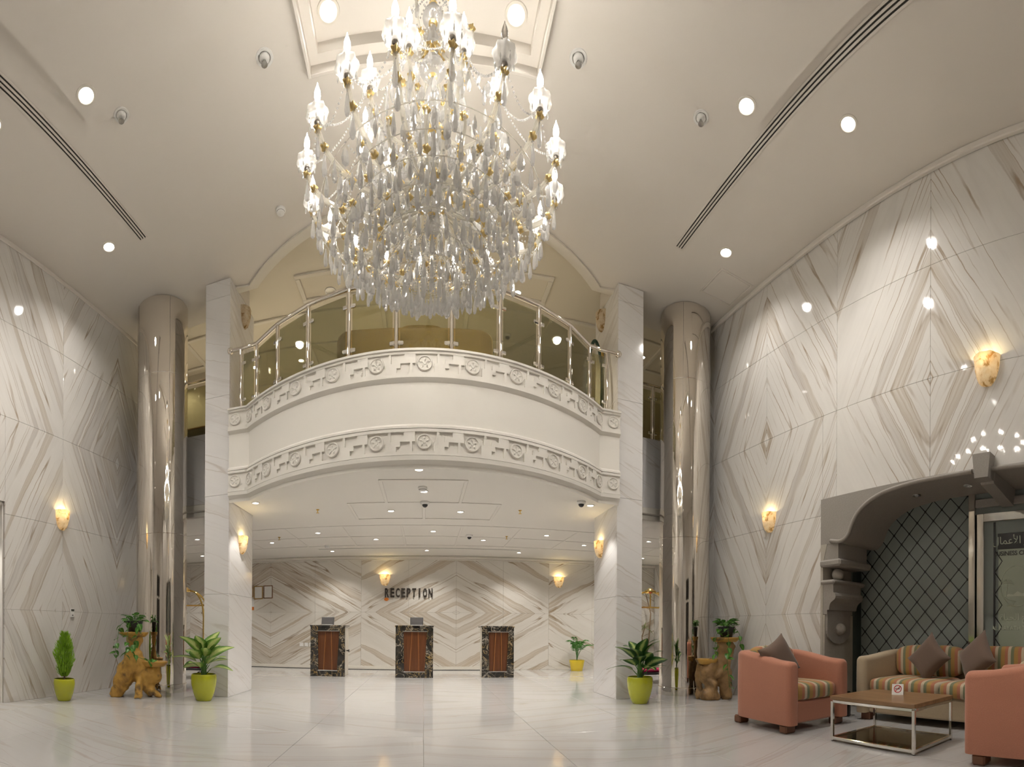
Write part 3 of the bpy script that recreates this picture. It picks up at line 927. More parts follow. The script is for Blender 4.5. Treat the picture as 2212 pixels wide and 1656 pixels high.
for x, y, l in ((-3.5, 9.43, 'lit downlight of the gallery ceiling seen low through the railing at the left'),
                (-2.5, 9.46, 'lit downlight of the gallery ceiling seen through the third railing pane'),
                (1.49, 7.63, 'lit downlight of the gallery ceiling right of the chandelier'),
                (4.2, 8.6, 'lit downlight of the gallery ceiling behind the right column'),
                (-5.0, 8.8, 'lit downlight of the gallery ceiling behind the left column')):
    downlight(x, y, ZM, l, .06, E_MEZZ * (.12 if abs(x) > 4 else 1.), 110., (1., .88, .68), .6, 'lit downlights of the gallery ceiling')

def unlit_fitting(x, y, z, label, r=.07):
    t = thing('ceiling_sprinkler', label, 'sprinkler', (x, y, z))
    MB().lathe([(r * .75, .001), (r * .8, -.006), (r * 1.1, -.006), (r * 1.15, .0)], 24).build('plate', M['white_plastic'], t, 40)
    MB().sphere((0, 0, -.004), r * .72, 16, 8, (1, 1, .5)).build('dome', M['white_plastic'], t, 60)
    MB().lathe([(.012, -.02), (.012, -.06), (.03, -.062), (.03, -.066), (.004, -.07)], 10).build('head', M['steel'], t, 40)
unlit_fitting(-1.45, 4.12, ZC, 'chrome sprinkler in the ceiling left of the chandelier')
unlit_fitting(-2.89, 3.92, ZC, 'chrome sprinkler in the ceiling beside the left corner downlight')
unlit_fitting(1.35, 4.12, ZC, 'chrome sprinkler in the ceiling right of the chandelier')
unlit_fitting(2.62, 4.05, ZC, 'chrome sprinkler in the ceiling beside the right corner downlight')
def smoke(x, y, z, label):
    t = thing('smoke_detector', label, 'smoke detector', (x, y, z))
    MB().lathe([(.06, 0), (.062, -.02), (.05, -.035), (.045, -.05), (.001, -.056)], 20).build('housing', M['white_plastic'], t, 40)
    MB().lathe([(.052, -.030), (.050, -.038), (.047, -.036)], 20).build('vent_band', M['grey_plastic'], t, 40)
smoke(-1.77, 5.67, ZC, 'white smoke detector on the hall ceiling left of the chandelier')
smoke(-.02, 6.34, ZR, 'white smoke detector in the small front frame of the reception ceiling')
smoke(-2.15, 10.55, ZR, 'white smoke detector near the ceiling slot before the reception wall')
def dome_cam(x, y, z, label):
    t = thing('dome_camera', label, 'camera', (x, y, z))
    MB().lathe([(.065, 0), (.068, -.025), (.05, -.045), (.001, -.046)], 20).build('housing', M['white_plastic'], t, 40)
    MB().sphere((0, 0, -.045), .042, 16, 8).build('dome', M['black'], t, 60)
dome_cam(.015, 7.05, ZR, 'dark dome camera on the reception ceiling beneath the balcony centre')
dome_cam(2.25, 6.60, ZR, 'dark dome camera on the reception ceiling by the right pillar')
dome_cam(.90, 9.42, ZR, 'dark dome camera farther back on the reception ceiling')
dome_cam(1.52, 8.75, ZM, 'dark dome camera on the gallery ceiling seen through the railing glass')
def sprinkler(x, y, z, label):
    t = thing('sprinkler', label, 'sprinkler', (x, y, z))
    MB().lathe([(.028, 0), (.028, -.006), (.010, -.012), (.008, -.035)], 12).build('rosette', M['brass'], t, 40)
    MB().lathe([(.006, -.035), (.006, -.05), (.026, -.052), (.026, -.056), (.001, -.057)], 12).build('deflector', M['brass'], t, 40)
sprinkler(-1.66, 7.37, ZR, 'brass sprinkler on the reception ceiling left, nearer one')
sprinkler(1.50, 7.37, ZR, 'brass sprinkler on the reception ceiling right, nearer one')
sprinkler(-2.92, 9.39, ZR, 'brass sprinkler on the reception ceiling left, farther one')
sprinkler(1.65, 9.44, ZR, 'brass sprinkler on the reception ceiling right, farther one')

def air_slot(x, y0, y1, label):
    t = thing('air_diffuser', label, 'air vent', (x, (y0 + y1) / 2, ZC))
    h = (y1 - y0) / 2
    for dx in (-.055, -.018, .018, .055):
        MB().box(dx - .010, dx + .010, -h, h, -.010, .0, .003).build('rail', M['plaster'], t)
    for dx in (-.0365, 0, .0365):
        MB().box(dx - .0085, dx + .0085, -h + .01, h - .01, -.004, .0).build('slot', M['dark'], t)
air_slot(3.26, -2.0, 5.58, 'long linear air slot in the ceiling on the right')
air_slot(-3.55, -2.0, 5.33, 'long linear air slot in the ceiling on the left')
t = thing('air_diffuser', 'thin dark air slot across the reception ceiling before the back wall', 'air vent', (-.1, 10.97, ZR))
MB().box(-2.35, 2.35, -.02, .02, -.006, 0, .002).build('rail', M['plaster_white'], t)
MB().box(-2.33, 2.33, -.008, .008, -.008, -.004).build('slot', M['dark'], t)
t = thing('ceiling_hatch', 'flush access hatch in the ceiling before the right column', 'hatch', (4.24, 5.83, ZC))
for x0, x1, y0, y1 in ((-.29, .29, -.29, -.265), (-.29, .29, .265, .29), (-.29, -.265, -.265, .265), (.265, .29, -.265, .265)):
    MB().box(x0, x1, y0, y1, -.012, 0, .003).build('frame', M['plaster'], t)
MB().box(-.255, .255, -.255, .255, -.006, 0, .002).build('panel', M['plaster'], t)
t = thing('ceiling_speaker', 'round grey speaker on the gallery ceiling left of the chandelier', 'speaker', (-1.53, 7.62, ZM))
MB().lathe([(.09, 0), (.09, -.012), (.075, -.015), (.072, -.010)], 24).build('ring', M['white_plastic'], t, 40)
MB().lathe([(.074, -.011), (.04, -.016), (.001, -.017)], 24).build('grille', M['steel'], t, 40)
t = thing('ceiling_speaker', 'round dark speaker on the gallery ceiling right, low in the railing', 'speaker', (2.15, 8.75, ZM))
MB().lathe([(.09, 0), (.09, -.012), (.075, -.015), (.072, -.010)], 24).build('ring', M['white_plastic'], t, 40)
MB().lathe([(.074, -.011), (.04, -.016), (.001, -.017)], 24).build('grille', M['steel'], t, 40)

# ------------------------------------------------------------------ wall sconces
SC = {}
def sconce(x, y, ztop, rz, label, lit=True, s=1.0):
    t = thing('wall_sconce', label, 'sconce', (x, y, ztop), rz, 'alabaster wall sconces')
    t.scale = (s, s, s)
    if 'shade' not in SC:
        out = [(.002, -.285), (.045, -.280), (.085, -.245), (.108, -.19), (.125, -.11), (.132, -.04), (.138, 0)]
        m = MB(); m.lathe(out, 22, (0, 0, 0), PI, 2 * PI, (1, .8))
        m.lathe([(r * .93, z) for r, z in out], 22, (0, 0, 0), PI, 2 * PI, (1, .8))
        n = len(m.v)
        k = 23
        a, b = 6 * k, 7 * k + 6 * k
        m.f += [(a + i, a + i + 1, b + i + 1, b + i) for i in range(22)]
        r2 = random.Random(4)
        m.v = [(p[0] * (1 + .05 * mnoise.noise(Vector(p) * 22)), p[1] * (1 + .10 * mnoise.noise(Vector(p) * 25)), p[2] + .012 * mnoise.noise(Vector(p) * 14)) for p in m.v]
        SC['shade'] = m.mesh('shade', M['alabaster'], 30)
        SC['dim'] = SC['shade'].copy(); SC['dim'].materials.clear(); SC['dim'].materials.append(M['alabaster_dim'])
        SC['plate'] = MB().box(-.06, .06, -.012, 0, -.20, -.05, .004).mesh('back_plate', M['brass'])
        SC['bulb'] = MB().sphere((0, -.06, -.08), .022, 10, 8, (1, 1, 1.4)).mesh('bulb', M['bulb'], 60)
    link('shade', SC['shade'] if lit else SC['dim'], t); link('back_plate', SC['plate'], t)
    if lit:
        link('bulb', SC['bulb'], t)
        lamp('POINT', 'sconce_light', t, (0, -.065, -.03), E_SCONCE * s * s, (1., .77, .36), .025)
    return t
sconce(-.985, YB, 2.43, 0, 'lit alabaster sconce above the RECEPTION letters')
sconce(3.54, YB, 2.45, 0, 'lit alabaster sconce on the reception wall above the yellow pot')
sconce(-2.80, 7.0, 2.46, PI / 2, 'alabaster sconce low on the inner face of the left pillar', True, .95)
sconce(2.79, 7.21, 2.46, -PI / 2, 'alabaster sconce low on the inner face of the right pillar', True, .95)
sconce(-2.80, 7.05, 6.05, PI / 2, 'unlit alabaster sconce high on the left pillar above the railing', False)
sconce(2.79, 7.18, 6.12, -PI / 2, 'unlit alabaster sconce high on the right pillar above the railing', False)
sconce(XL, 5.235, 2.76, PI / 2, 'lit alabaster sconce on the left marble wall')
sconce(XR, 5.25, 2.75, -PI / 2, 'lit alabaster sconce on the right wall above the left armchair')
sconce(XR, 1.93, 3.90, -PI / 2, 'lit alabaster sconce on the right wall above the stone arch', True, 1.08)

# ------------------------------------------------------------------ stone arch of the business centre in the right wall
XS, XG = XR - .035, 5.32              # stone face, glass plane
ARC_C = 2.0                           # middle of the arch along Y
ar = thing('stone_arch', 'grey limestone arch with keystone and ball ornaments around the glazed front', 'arch', (XS, ARC_C, 0))
AO = Vector((XS, ARC_C, 0))
lx = lambda x: x - AO.x
curve = [(4.03, 2.165), (3.90, 2.140), (3.80, 2.160), (3.73, 2.225), (3.68, 2.333), (3.59, 2.458), (3.445, 2.555), (3.30, 2.612), (3.14, 2.648), (2.83, 2.680), (2.41, 2.690), (2.08, 2.692)]
def smooth_curve(c, n=4):
    out = []
    for i in range(len(c) - 1):
        p0, p1, p2, p3 = c[max(i - 1, 0)], c[i], c[i + 1], c[min(i + 2, len(c) - 1)]
        for k in range(n):
            t = k / n
            out.append(tuple(.5 * ((2 * p1[j]) + (-p0[j] + p2[j]) * t + (2 * p0[j] - 5 * p1[j] + 4 * p2[j] - p3[j]) * t * t + (-p0[j] + 3 * p1[j] - 3 * p2[j] + p3[j]) * t ** 3) for j in (0, 1)))
    return out + [c[-1]]
sc_ = smooth_curve(curve)
def jside(poly, sgn):                      # far side as measured, near side mirrored about the arch middle
    return [((y - ARC_C) * sgn, z) for y, z in poly]
fnx = lambda a, b, d: (d, a, b)
TOP = 2.735
for sgn in (1, -1):
    # arch wing: plate in the wall plane plus deep soffit
    up = [(4.21, 2.145), (4.21, TOP)] + [(2.0, TOP)] + [(2.0, 2.692)] + sc_[::-1][:-1] + [(4.03, 2.145)]
    MB().prism(jside(up, sgn), fnx, 0, lx(XG)).build('arch_wing', M['stone'], ar, 25)
    # rounded bead along the lower edge
    MB().tube([(-.012, (y - ARC_C) * sgn, z + .012) for y, z in sc_], .026, 8).build('bead', M['stone'], ar, 50)
    # plain jamb slab on the wall plane
    MB().prism(jside([(4.21, 0), (4.21, 2.145), (4.10, 2.145), (4.17, 1.9), (4.17, 0)], sgn), fnx, .0, lx(5.18)).build('jamb', M['stone_base'], ar)
    MB().prism(jside([(4.17, 0), (4.17, 1.24), (4.14, 1.24), (4.14, 0)], sgn), fnx, .004, lx(5.18)).build('pilaster', M['stone_base'], ar)
    MB().prism(jside([(4.17, 1.94), (4.17, 2.145), (3.915, 2.145), (3.915, 1.94)], sgn), fnx, .006, lx(5.20)).build('impost_block', M['stone'], ar)
    for z0, z1, y0, d0 in ((1.85, 1.94, 3.86, -.03), (1.625, 1.685, 3.965, -.02)):
        m = MB()
        ys = sorted([(4.212 - ARC_C) * sgn, (y0 - ARC_C) * sgn])
        m.box(d0, lx(5.24), ys[0], ys[1], z0, z1, .022)
        m.build('moulding', M['stone'], ar)
    MB().prism(jside([(4.17, 1.52), (4.17, 1.625), (3.995, 1.625), (3.995, 1.52)], sgn), fnx, .006, lx(5.17)).build('block', M['stone'], ar)
    scroll = [(4.17, 1.30), (4.17, 1.52), (3.99, 1.52), (3.965, 1.505), (3.955, 1.475), (3.962, 1.445), (3.985, 1.425), (4.03, 1.40), (4.055, 1.37), (4.065, 1.335), (4.07, 1.30)]
    MB().prism(jside(scroll, sgn), fnx, .006, lx(5.17)).build('scroll', M['stone'], ar, 30)
    MB().prism(jside([(4.17, 1.245), (4.17, 1.30), (4.10, 1.30), (4.10, 1.245)], sgn), fnx, .006, lx(5.12)).build('fillet', M['stone'], ar)
    # shield with half-round foot on the reveal, facing the opening
    sh = [(.02, 1.245), (.02, 1.03)] + [(.02 + .235 - .235 * math.cos(PI * k / 14), 1.03 - .17 * math.sin(PI * k / 14)) for k in range(1, 14)] + [(.49, 1.03), (.49, 1.245)]
    fy = lambda a, b, d: (a, (d - ARC_C) * sgn, b)
    MB().prism(sh, fy, 4.14, 4.105).build('shield', M['stone'], ar)
    MB().sphere((.26, (4.095 - ARC_C) * sgn, 1.055), .078, 18, 12).build('ball', M['stone_ball'], ar, 80)
    MB().sphere((.17, (4.06 - ARC_C) * sgn, 1.765), .079, 18, 12).build('ball', M['stone_ball'], ar, 80)
    MB().lathe([(.035, 1.684), (.03, 1.692)], 12, (.17, (4.06 - ARC_C) * sgn, 0)).build('ball_foot', M['stone_ball'], ar)
# keystone: wedge on the face and a bracket running back under the soffit
m = MB()
yc = -.06
front = [(yc - .10, 2.85), (yc + .10, 2.85), (yc + .075, 2.60), (yc - .075, 2.60)]
back = [(yc - .10, 2.735), (yc + .10, 2.735), (yc + .075, 2.50), (yc - .075, 2.50)]
rings = [[(-.10, a, b) for a, b in front], [(.06, a, b) for a, b in front], [(.08, a, b) for a, b in [(yc - .10, 2.74), (yc + .10, 2.74), (yc + .075, 2.58), (yc - .075, 2.58)]], [(lx(XG) - .02, a, b) for a, b in back]]
m.loops(rings)
m.build('keystone', M['stone'], ar)
for y in (2.98, 2.30, 1.55, .9):
    t = thing('spotlight', 'small unlit spotlight in the arch soffit, ' + {2.98: 'farther left one', 2.30: 'one next to the keystone', 1.55: 'one just right of the keystone', .9: 'farther right one'}[y], 'spotlight', (4.95, y, 2.665 if y > 2.9 or y < 1 else 2.688), group='unlit arch spotlights')
    MB().lathe([(.032, .004), (.034, -.006), (.05, -.007), (.052, .0)], 18).build('ring', M['steel'], t, 40)
    MB().sphere((0, 0, .0), .03, 12, 8, (1, 1, .35)).build('lens', M['off_lens'], t, 60)

# glazing of the business centre
wn = struct('window_1', MB().box(XG, XG + .012, 2.44, 4.10, .03, 2.72), M['biz_glass'])
wn2 = struct('window_2', MB().box(XG, XG + .012, -.10, 1.24, .03, 2.72), M['biz_glass'])
def lattice(parent, y0, y1, z0, z1, yo, zo, mat=M['ink_dark'], name='lattice'):
    m = MB()
    hw, hh = .120, .128
    xg = XG - .003
    knots = []
    n = 40
    for sgn in (1, -1):
        for k in range(-n, n):
            # line z - zo = sgn * hh / hw * (y - yo) + 2 k hh
            f = lambda y: zo + sgn * hh / hw * (y - yo) + 2 * k * hh
            g = lambda z: yo + (z - zo - 2 * k * hh) * hw / hh * sgn
            pts = []
            for y in (y0, y1):
                if z0 <= f(y) <= z1: pts.append((y, f(y)))
            for z in (z0, z1):
                if y0 < g(z) < y1: pts.append((g(z), z))
            if len(pts) < 2: continue
            (ya, za), (yb, zb) = pts[0], pts[1]
            L = math.hypot(yb - ya, zb - za)
            if L < .03: continue
            ny, nz = -(zb - za) / L * .0055, (yb - ya) / L * .0055
            vs_ = [(x, y + sy * ny, z + sy * nz) for x in (xg, xg + .004) for (y, z) in ((ya, za), (yb, zb)) for sy in (-1, 1)]
            m.add(vs_, [(0, 1, 3, 2), (4, 6, 7, 5), (0, 2, 6, 4), (1, 5, 7, 3), (0, 4, 5, 1), (2, 3, 7, 6)])
    for i in range(-20, 21):
        for j in range(-30, 31):
            if (i + j) % 2: continue
            y, z = yo + i * hw, zo + j * hh
            if y0 + .01 < y < y1 - .01 and z0 + .01 < z < z1 - .01:
                m.lathe([(.0165, 0), (.0165, .005)], 8, (0, 0, 0))
                nv = 16
                m.v[-nv:] = [(xg - .001 + p[2], y + p[0], z + p[1]) for p in m.v[-nv:]]
    return m.build(name, mat, parent)
lattice(wn, 2.45, 4.09, .05, 2.70, 3.43, 1.15)
lattice(wn2, -.09, 1.23, .05, 2.70, .57, 1.15)
# chrome posts, door leaf
dw = struct('door_2', MB().box(XG - .005, XG + .015, 1.34, 2.30, .02, 2.36), M['biz_glass'])
for y0, y1, z0, z1, d in ((2.355, 2.44, 0, 2.70, .05), (1.24, 1.325, 0, 2.70, .05), (2.245, 2.335, .02, 2.44, .035), (1.345, 1.435, .02, 2.44, .035)):
    MB().box(XG - d, XG + .03, y0, y1, z0, z1, .004).build('door_post', M['chrome_frame'], dw)
MB().box(XG - .035, XG + .03, 1.435, 2.245, 2.34, 2.44, .004).build('door_rail', M['chrome_frame'], dw)
MB().box(XG - .04, XG + .03, 1.325, 2.355, 2.52, 2.62, .01).build('transom_bar', M['stone'], dw)
MB().box(XG - .005, XG + .012, 1.325, 2.355, 2.445, 2.70).build('transom_pane', M['biz_glass'], dw)
# etched door design: dark border bars, frosted field, lettering
xe = XG - .012
MB().box(xe, xe + .004, 2.10, 2.125, .3, 2.33).build('border_bar', M['ink_dark'], dw)
MB().box(xe, xe + .004, 1.555, 1.58, .3, 2.33).build('border_bar', M['ink_dark'], dw)
MB().box(xe, xe + .003, 1.60, 2.06, .3, 2.00).build('frosted_field', M['door_panel'], dw)
MB().box(xe - .002, xe + .003, 1.58, 2.07, 2.00, 2.19, .001).build('dark_band', M['ink_dark'], dw)
for z in (1.86, 1.60, 1.34, 1.08, .82, .56):
    for y, sg in ((2.10, -1), (1.58, 1)):
        MB().tube([(xe, y, z + .12), (xe, y + sg * .085, z), (xe, y, z - .12)], .006, 4).build('zigzag', M['ink_dark'], dw)
def text_obj(txt, size, mat, name, parent, loc, rot, extrude=.002, align='CENTER', offset=0.0, space=1.0, sx=1.0):
    cu = bpy.data.curves.new(name, 'FONT')
    cu.body = txt; cu.size = size; cu.align_x = align; cu.extrude = extrude; cu.offset = offset; cu.space_character = space
    o = bpy.data.objects.new(name + '_tmp', cu)
    COL.objects.link(o)
    dg = bpy.context.evaluated_depsgraph_get()
    me = bpy.data.meshes.new_from_object(o.evaluated_get(dg))
    bpy.data.objects.remove(o); bpy.data.curves.remove(cu)
    me.materials.clear(); me.materials.append(mat); me.name = name
    return link(name, me, parent, loc, rot, (sx, 1, 1))
RW = (PI / 2, 0, -PI / 2)             # reads along -Y, faces -X
text_obj('\uFEDD\uFE8E\uFEE4\uFECB\uFEF7\uFE8D \uFEB0\uFEDB\uFEAE\uFEE3', .125, M['etch_light'], 'arabic_lettering', dw, (xe - .004, 1.83, 2.06), RW, .002)
text_obj('BUSINESS CENTER', .072, M['ink_dark'], 'lettering', dw, (xe - .003, 1.83, 1.925), RW, .002, offset=.0012)
text_obj('\uFE93\uFE8E\uFEF4\uFEA4\uFEDF\uFE8D \uFE9D\uFEAE\uFE91', .11, M['etch_light'], 'arabic_lettering', dw, (xe - .003, 1.83, 1.16), RW, .002)
text_obj('AL HAYATH TOWER', .068, M['etch_light'], 'lettering', dw, (xe - .003, 1.83, 1.045), RW, .002, offset=.001)
# etched oval emblem with palm tree and dunes
m = MB()
m.tube([(xe - .001, 1.83 + .20 * math.cos(2 * PI * k / 40), 1.56 + .24 * math.sin(2 * PI * k / 40)) for k in range(40)], .006, 4, closed=True)
py, pz = 1.945, 1.47
m.tube([(xe - .001, py + .015, pz - .03), (xe - .001, py + .005, pz + .06), (xe - .001, py, pz + .13)], [.009, .007, .006], 4)
for a in (.2, .75, 1.25, 1.9, 2.4, 2.95, -.25, 3.4):
    m.tube([(xe - .001, py, pz + .13), (xe - .001, py + .045 * math.cos(a), pz + .14 + .03 * math.sin(a)), (xe - .001, py + .08 * math.cos(a), pz + .115 + .035 * math.sin(a))], [.007, .009, .002], 4)
m.prism([(1.99, 1.44), (1.93, 1.47), (1.87, 1.46), (1.82, 1.50), (1.76, 1.47), (1.70, 1.49), (1.68, 1.44)], lambda a, b, d: (d, a, b), xe - .003, xe)
m.tube([(xe - .001, 2.02, 1.45), (xe - .001, 1.93, 1.40), (xe - .001, 1.84, 1.38), (xe - .001, 1.88, 1.34), (xe - .001, 1.95, 1.33)], .005, 4)
m.build('emblem', M['etch_light'], dw)
# dim room behind the glass
struct('wall_office', MB().box(XG + 1.2, XG + 1.3, -.6, 4.8, -.05, 2.85), simple('office_wall', (.22, .25, .22), .8))
struct('wall_office_sides', MB().box(XG + .05, XG + 1.2, 4.3, 4.4, -.05, 2.85).box(XG + .05, XG + 1.2, -.4, -.3, -.05, 2.85), simple('office_side', (.2, .23, .2), .8))
struct('ceiling_office', MB().box(XG + .02, XG + 1.2, -.4, 4.4, 2.76, 2.85), simple('office_ceiling', (.4, .4, .36), .8))
struct('floor_office', MB().box(XR + .25, XG + 1.2, -.4, 4.4, -.1, -.001), simple('office_floor', (.3, .28, .25), .5))

# ------------------------------------------------------------------ armchairs, sofa, table
def u_shell(w, d, th, zb, hf, hb, rc):
    """arm and back shell: swept rounded wall along a U path (front at -d/2)"""
    c = th / 2
    x0, yb, yf = w / 2 - c, d / 2 - c, -d / 2
    pts = []
    n = 7
    for k in range(5): pts.append((-x0, yf + (yb - rc - yf) * k / 4, -1, 0, 0, 1))
    for k in range(1, n + 1):
        a = PI - (PI / 2) * k / n
        pts.append((-x0 + rc + rc * math.cos(a), yb - rc + rc * math.sin(a), math.cos(a), math.sin(a), math.sin(a), -math.cos(a)))
    for k in range(1, 4): pts.append((-x0 + rc + (2 * x0 - 2 * rc) * k / 4, yb, 0, 1, 1, 0))
    for k in range(0, n + 1):
        a = PI / 2 - (PI / 2) * k / n
        pts.append((x0 - rc + rc * math.cos(a), yb - rc + rc * math.sin(a), math.cos(a), math.sin(a), math.sin(a), -math.cos(a)))
    for k in range(1, 5): pts.append((x0, yb - rc + (yf - yb + rc) * k / 4, 1, 0, 0, -1))
    def section(p, k=1.0, dz=0.0, dy=0.0):
        x, y, nx, ny, tx, ty = p
        t = max(0, min(1, (y - yf) / (d * .85)))
        h = hf + (hb - hf) * (t * t * (3 - 2 * t)) - dz
        hc = c * k
        ring = []
        for u, z in ((-1, zb + .01), (-.9, zb), (.9, zb), (1, zb + .01)): ring.append((u * hc, z))
        ring.append((hc * 1.06, zb + (h - zb) * .5))
        R = min(.055, hc)
        for q in range(6):
            a = (PI / 2) * q / 5
            ring.append((hc - R + R * math.cos(a), h - R + R * math.sin(a)))
        for q in range(6):
            a = PI / 2 + (PI / 2) * q / 5
            ring.append((-hc + R + R * math.cos(a), h - R + R * math.sin(a)))
        return [(x + nx * u, y + ny * u + dy, z) for u, z in ring]
    rings = []
    R = .05
    for a in (PI / 2, PI * .35, PI * .2, PI * .08):
        rings.append(section(pts[0], 1 - (R / c) * (1 - math.cos(a)) * .8, R * (1 - math.cos(a)) * .7, -R * math.sin(a) + R * 0))
    for p in pts: rings.append(section(p))
    for a in (PI * .08, PI * .2, PI * .35, PI / 2):
        rings.append(section(pts[-1], 1 - (R / c) * (1 - math.cos(a)) * .8, R * (1 - math.cos(a)) * .7, -R * math.sin(a)))
    return MB().loops(rings)

def pillow_mesh(a, T, name, mat):
    m = MB()
    n = 14
    for sgn in (1, -1):
        vs_ = []
        for i in range(n + 1):
            for j in range(n + 1):
                u, v = -1 + 2 * i / n, -1 + 2 * j / n
                x = a * u * (1 - .10 * (1 - v * v) * u * u) * (1 + .03 * u * u * v * v)
                y = a * v * (1 - .10 * (1 - u * u) * v * v) * (1 + .03 * u * u * v * v)
                h = T * (max(0, (1 - u ** 4) * (1 - v ** 4))) ** .6 + .004
                vs_.append((x, y, sgn * h))
        fs = []
        for i in range(n):
            for j in range(n):
                q = (i * (n + 1) + j, (i + 1) * (n + 1) + j, (i + 1) * (n + 1) + j + 1, i * (n + 1) + j + 1)
                fs.append(q if sgn > 0 else q[::-1])
        m.add(vs_, fs)
    N = (n + 1) ** 2
    edge = [i * (n + 1) for i in range(n + 1)] + [n * (n + 1) + j for j in range(1, n + 1)] + [i * (n + 1) + n for i in range(n - 1, -1, -1)] + [j for j in range(n - 1, 0, -1)]
    for k in range(len(edge)):
        a_, b_ = edge[k], edge[(k + 1) % len(edge)]
        m.f.append((a_, b_, N + b_, N + a_))
    return m.mesh(name, mat, 60)
PIL = pillow_mesh(.215, .075, 'pillow', M['brown_pillow'])

def pillow(label, loc, rot, a=1.0):
    o = link('throw_pillow', PIL, None, loc, rot, (a, a, a))
    return tag(o, label, 'pillow', 'brown throw pillows')

def armchair(label, loc, rz):
    t = thing('armchair', label, 'armchair', loc, rz, 'terracotta armchairs')
    u_shell(.92, .90, .15, .085, .715, .805, .14).build('shell', M['terracotta'], t, 50)
    MB().box(-.315, .315, -.43, .30, .085, .31, .02).build('base', M['terracotta'], t)
    MB().cushion((0, -.115, .395), (.315, .345, .095), .42, .20).build('seat_cushion', M['stripes'], t, 70)
    MB().cushion((0, .275, .66), (.305, .09, .195), .5, .3).build('back_cushion', M['stripes'], t, 70)
    for x, y, b in ((-.37, -.385, 1), (.37, -.385, 1), (-.36, .37, 0), (.36, .37, 0)):
        MB().box(x - .07, x + .07, y - .055, y + .055, 0, .086, .015).build('foot', M['wood_foot'], t)
    return t
armchair('terracotta armchair with striped seat in front of the right marble wall', (3.685, 3.865, 0), 0)
armchair('terracotta armchair cut off at the right edge of the picture', (3.765, 1.07, 0), PI)
pillow('brown pillow standing in the armchair by the marble wall', (3.50, 3.80, .715), (math.radians(72), math.radians(-24), math.radians(10)), 1.0)

def sofa(label, loc, rz):
    t = thing('sofa', label, 'sofa', loc, rz)
    W, D = 2.12, .86
    u_shell(W, D, .15, .085, .735, .80, .12).build('shell', M['beige'], t, 50)
    MB().box(-W / 2 + .14, W / 2 - .14, -D / 2 + .02, D / 2 - .13, .085, .315, .02).build('base', M['beige'], t)
    for k in (-1, 1):
        MB().cushion((k * .455, -.10, .40), (.458, .35, .095), .42, .2, 32).build('seat_cushion', M['stripes'], t, 70)
        MB().cushion((k * .455, .235, .665), (.455, .115, .195), .5, .28, 32).build('back_cushion', M['stripes'], t, 70)
    for x in (-.96, .96):
        for y in (-.36, .34):
            MB().box(x - .065, x + .065, y - .055, y + .055, 0, .086, .01).build('foot', M['wood_foot'], t)
    return t
sofa('long khaki sofa with striped cushions before the business centre glass', (4.87, 2.41, 0), -PI / 2)
pillow('brown pillow propped on its corner on the sofa, nearer the far arm', (4.80, 2.72, .715), (math.radians(70), math.radians(-45), -PI / 2 + .12), 1.0)
pillow('brown pillow leaning on the sofa behind the right armchair', (4.80, 2.12, .735), (math.radians(66), math.radians(-38), -PI / 2 - .18), 1.05)

t = thing('coffee_table', 'square chrome coffee table with walnut top', 'table', (3.70, 2.485, 0))
hx, hy, H = .335, .44, .42
for x in (-hx, hx):
    for y in (-hy, hy):
        MB().box(x - .014, x + .014, y - .014, y + .014, .006, H - .05, .003).build('leg', M['chrome_frame'], t)
        MB().lathe([(.009, 0), (.009, .008)], 10, (x, y, 0)).build('foot', M['black'], t)
for z in (.018, H - .064):
    for y in (-hy, hy): MB().box(-hx + .014, hx - .014, y - .014, y + .014, z, z + .028, .003).build('rail', M['chrome_frame'], t)
    for x in (-hx, hx): MB().box(x - .014, x + .014, -hy + .014, hy - .014, z, z + .028, .003).build('rail', M['chrome_frame'], t)
MB().box(-hx + .016, hx - .016, -hy + .016, hy - .016, .030, .038).build('shelf', M['table_glass'], t)
MB().box(-hx - .016, hx + .016, -hy - .016, hy + .016, H - .036, H, .003).build('top', M['table_wood'], t)
c = thing('no_smoking_card', 'white folded tent card with red no-smoking sign on the coffee table', 'sign', (3.82, 2.50, H), math.radians(-63))
for sg in (1, -1):
    o = MB().box(-.055, .055, -.0008, .0008, 0, .105).build('leaf', M['paper'], c, None, (0, -sg * .036, 0), (-sg * math.radians(20), 0, 0))
    MB().tube([(.034 * math.cos(2 * PI * k / 24), -sg * .0012, .058 + .034 * math.sin(2 * PI * k / 24)) for k in range(24)], .0038, 5, closed=True).build('red_ring', M['red_print'], o)
    MB().tube([(-.024, -sg * .0012, .034), (.024, -sg * .0012, .082)], .0034, 5).build('red_bar', M['red_print'], o)
    MB().box(-.024, .02, -sg * .0012 - .0006, -sg * .0012 + .0006, .054, .061).build('cigarette', M['black'], o)
t = thing('waste_bin', 'small dark waste bin with chrome rim beside the sofa', 'bin', (4.48, 3.72, 0))
MB().lathe([(.085, 0), (.09, .01), (.09, .25), (.08, .25), (.08, .02), (.001, .02)], 24).build('body', simple('bin_brown', (.03, .018, .012), .35), t, 40)
MB().lathe([(.092, .25), (.094, .262), (.094, .285), (.086, .29), (.084, .25)], 24).build('rim', M['chrome_frame'], t, 40)

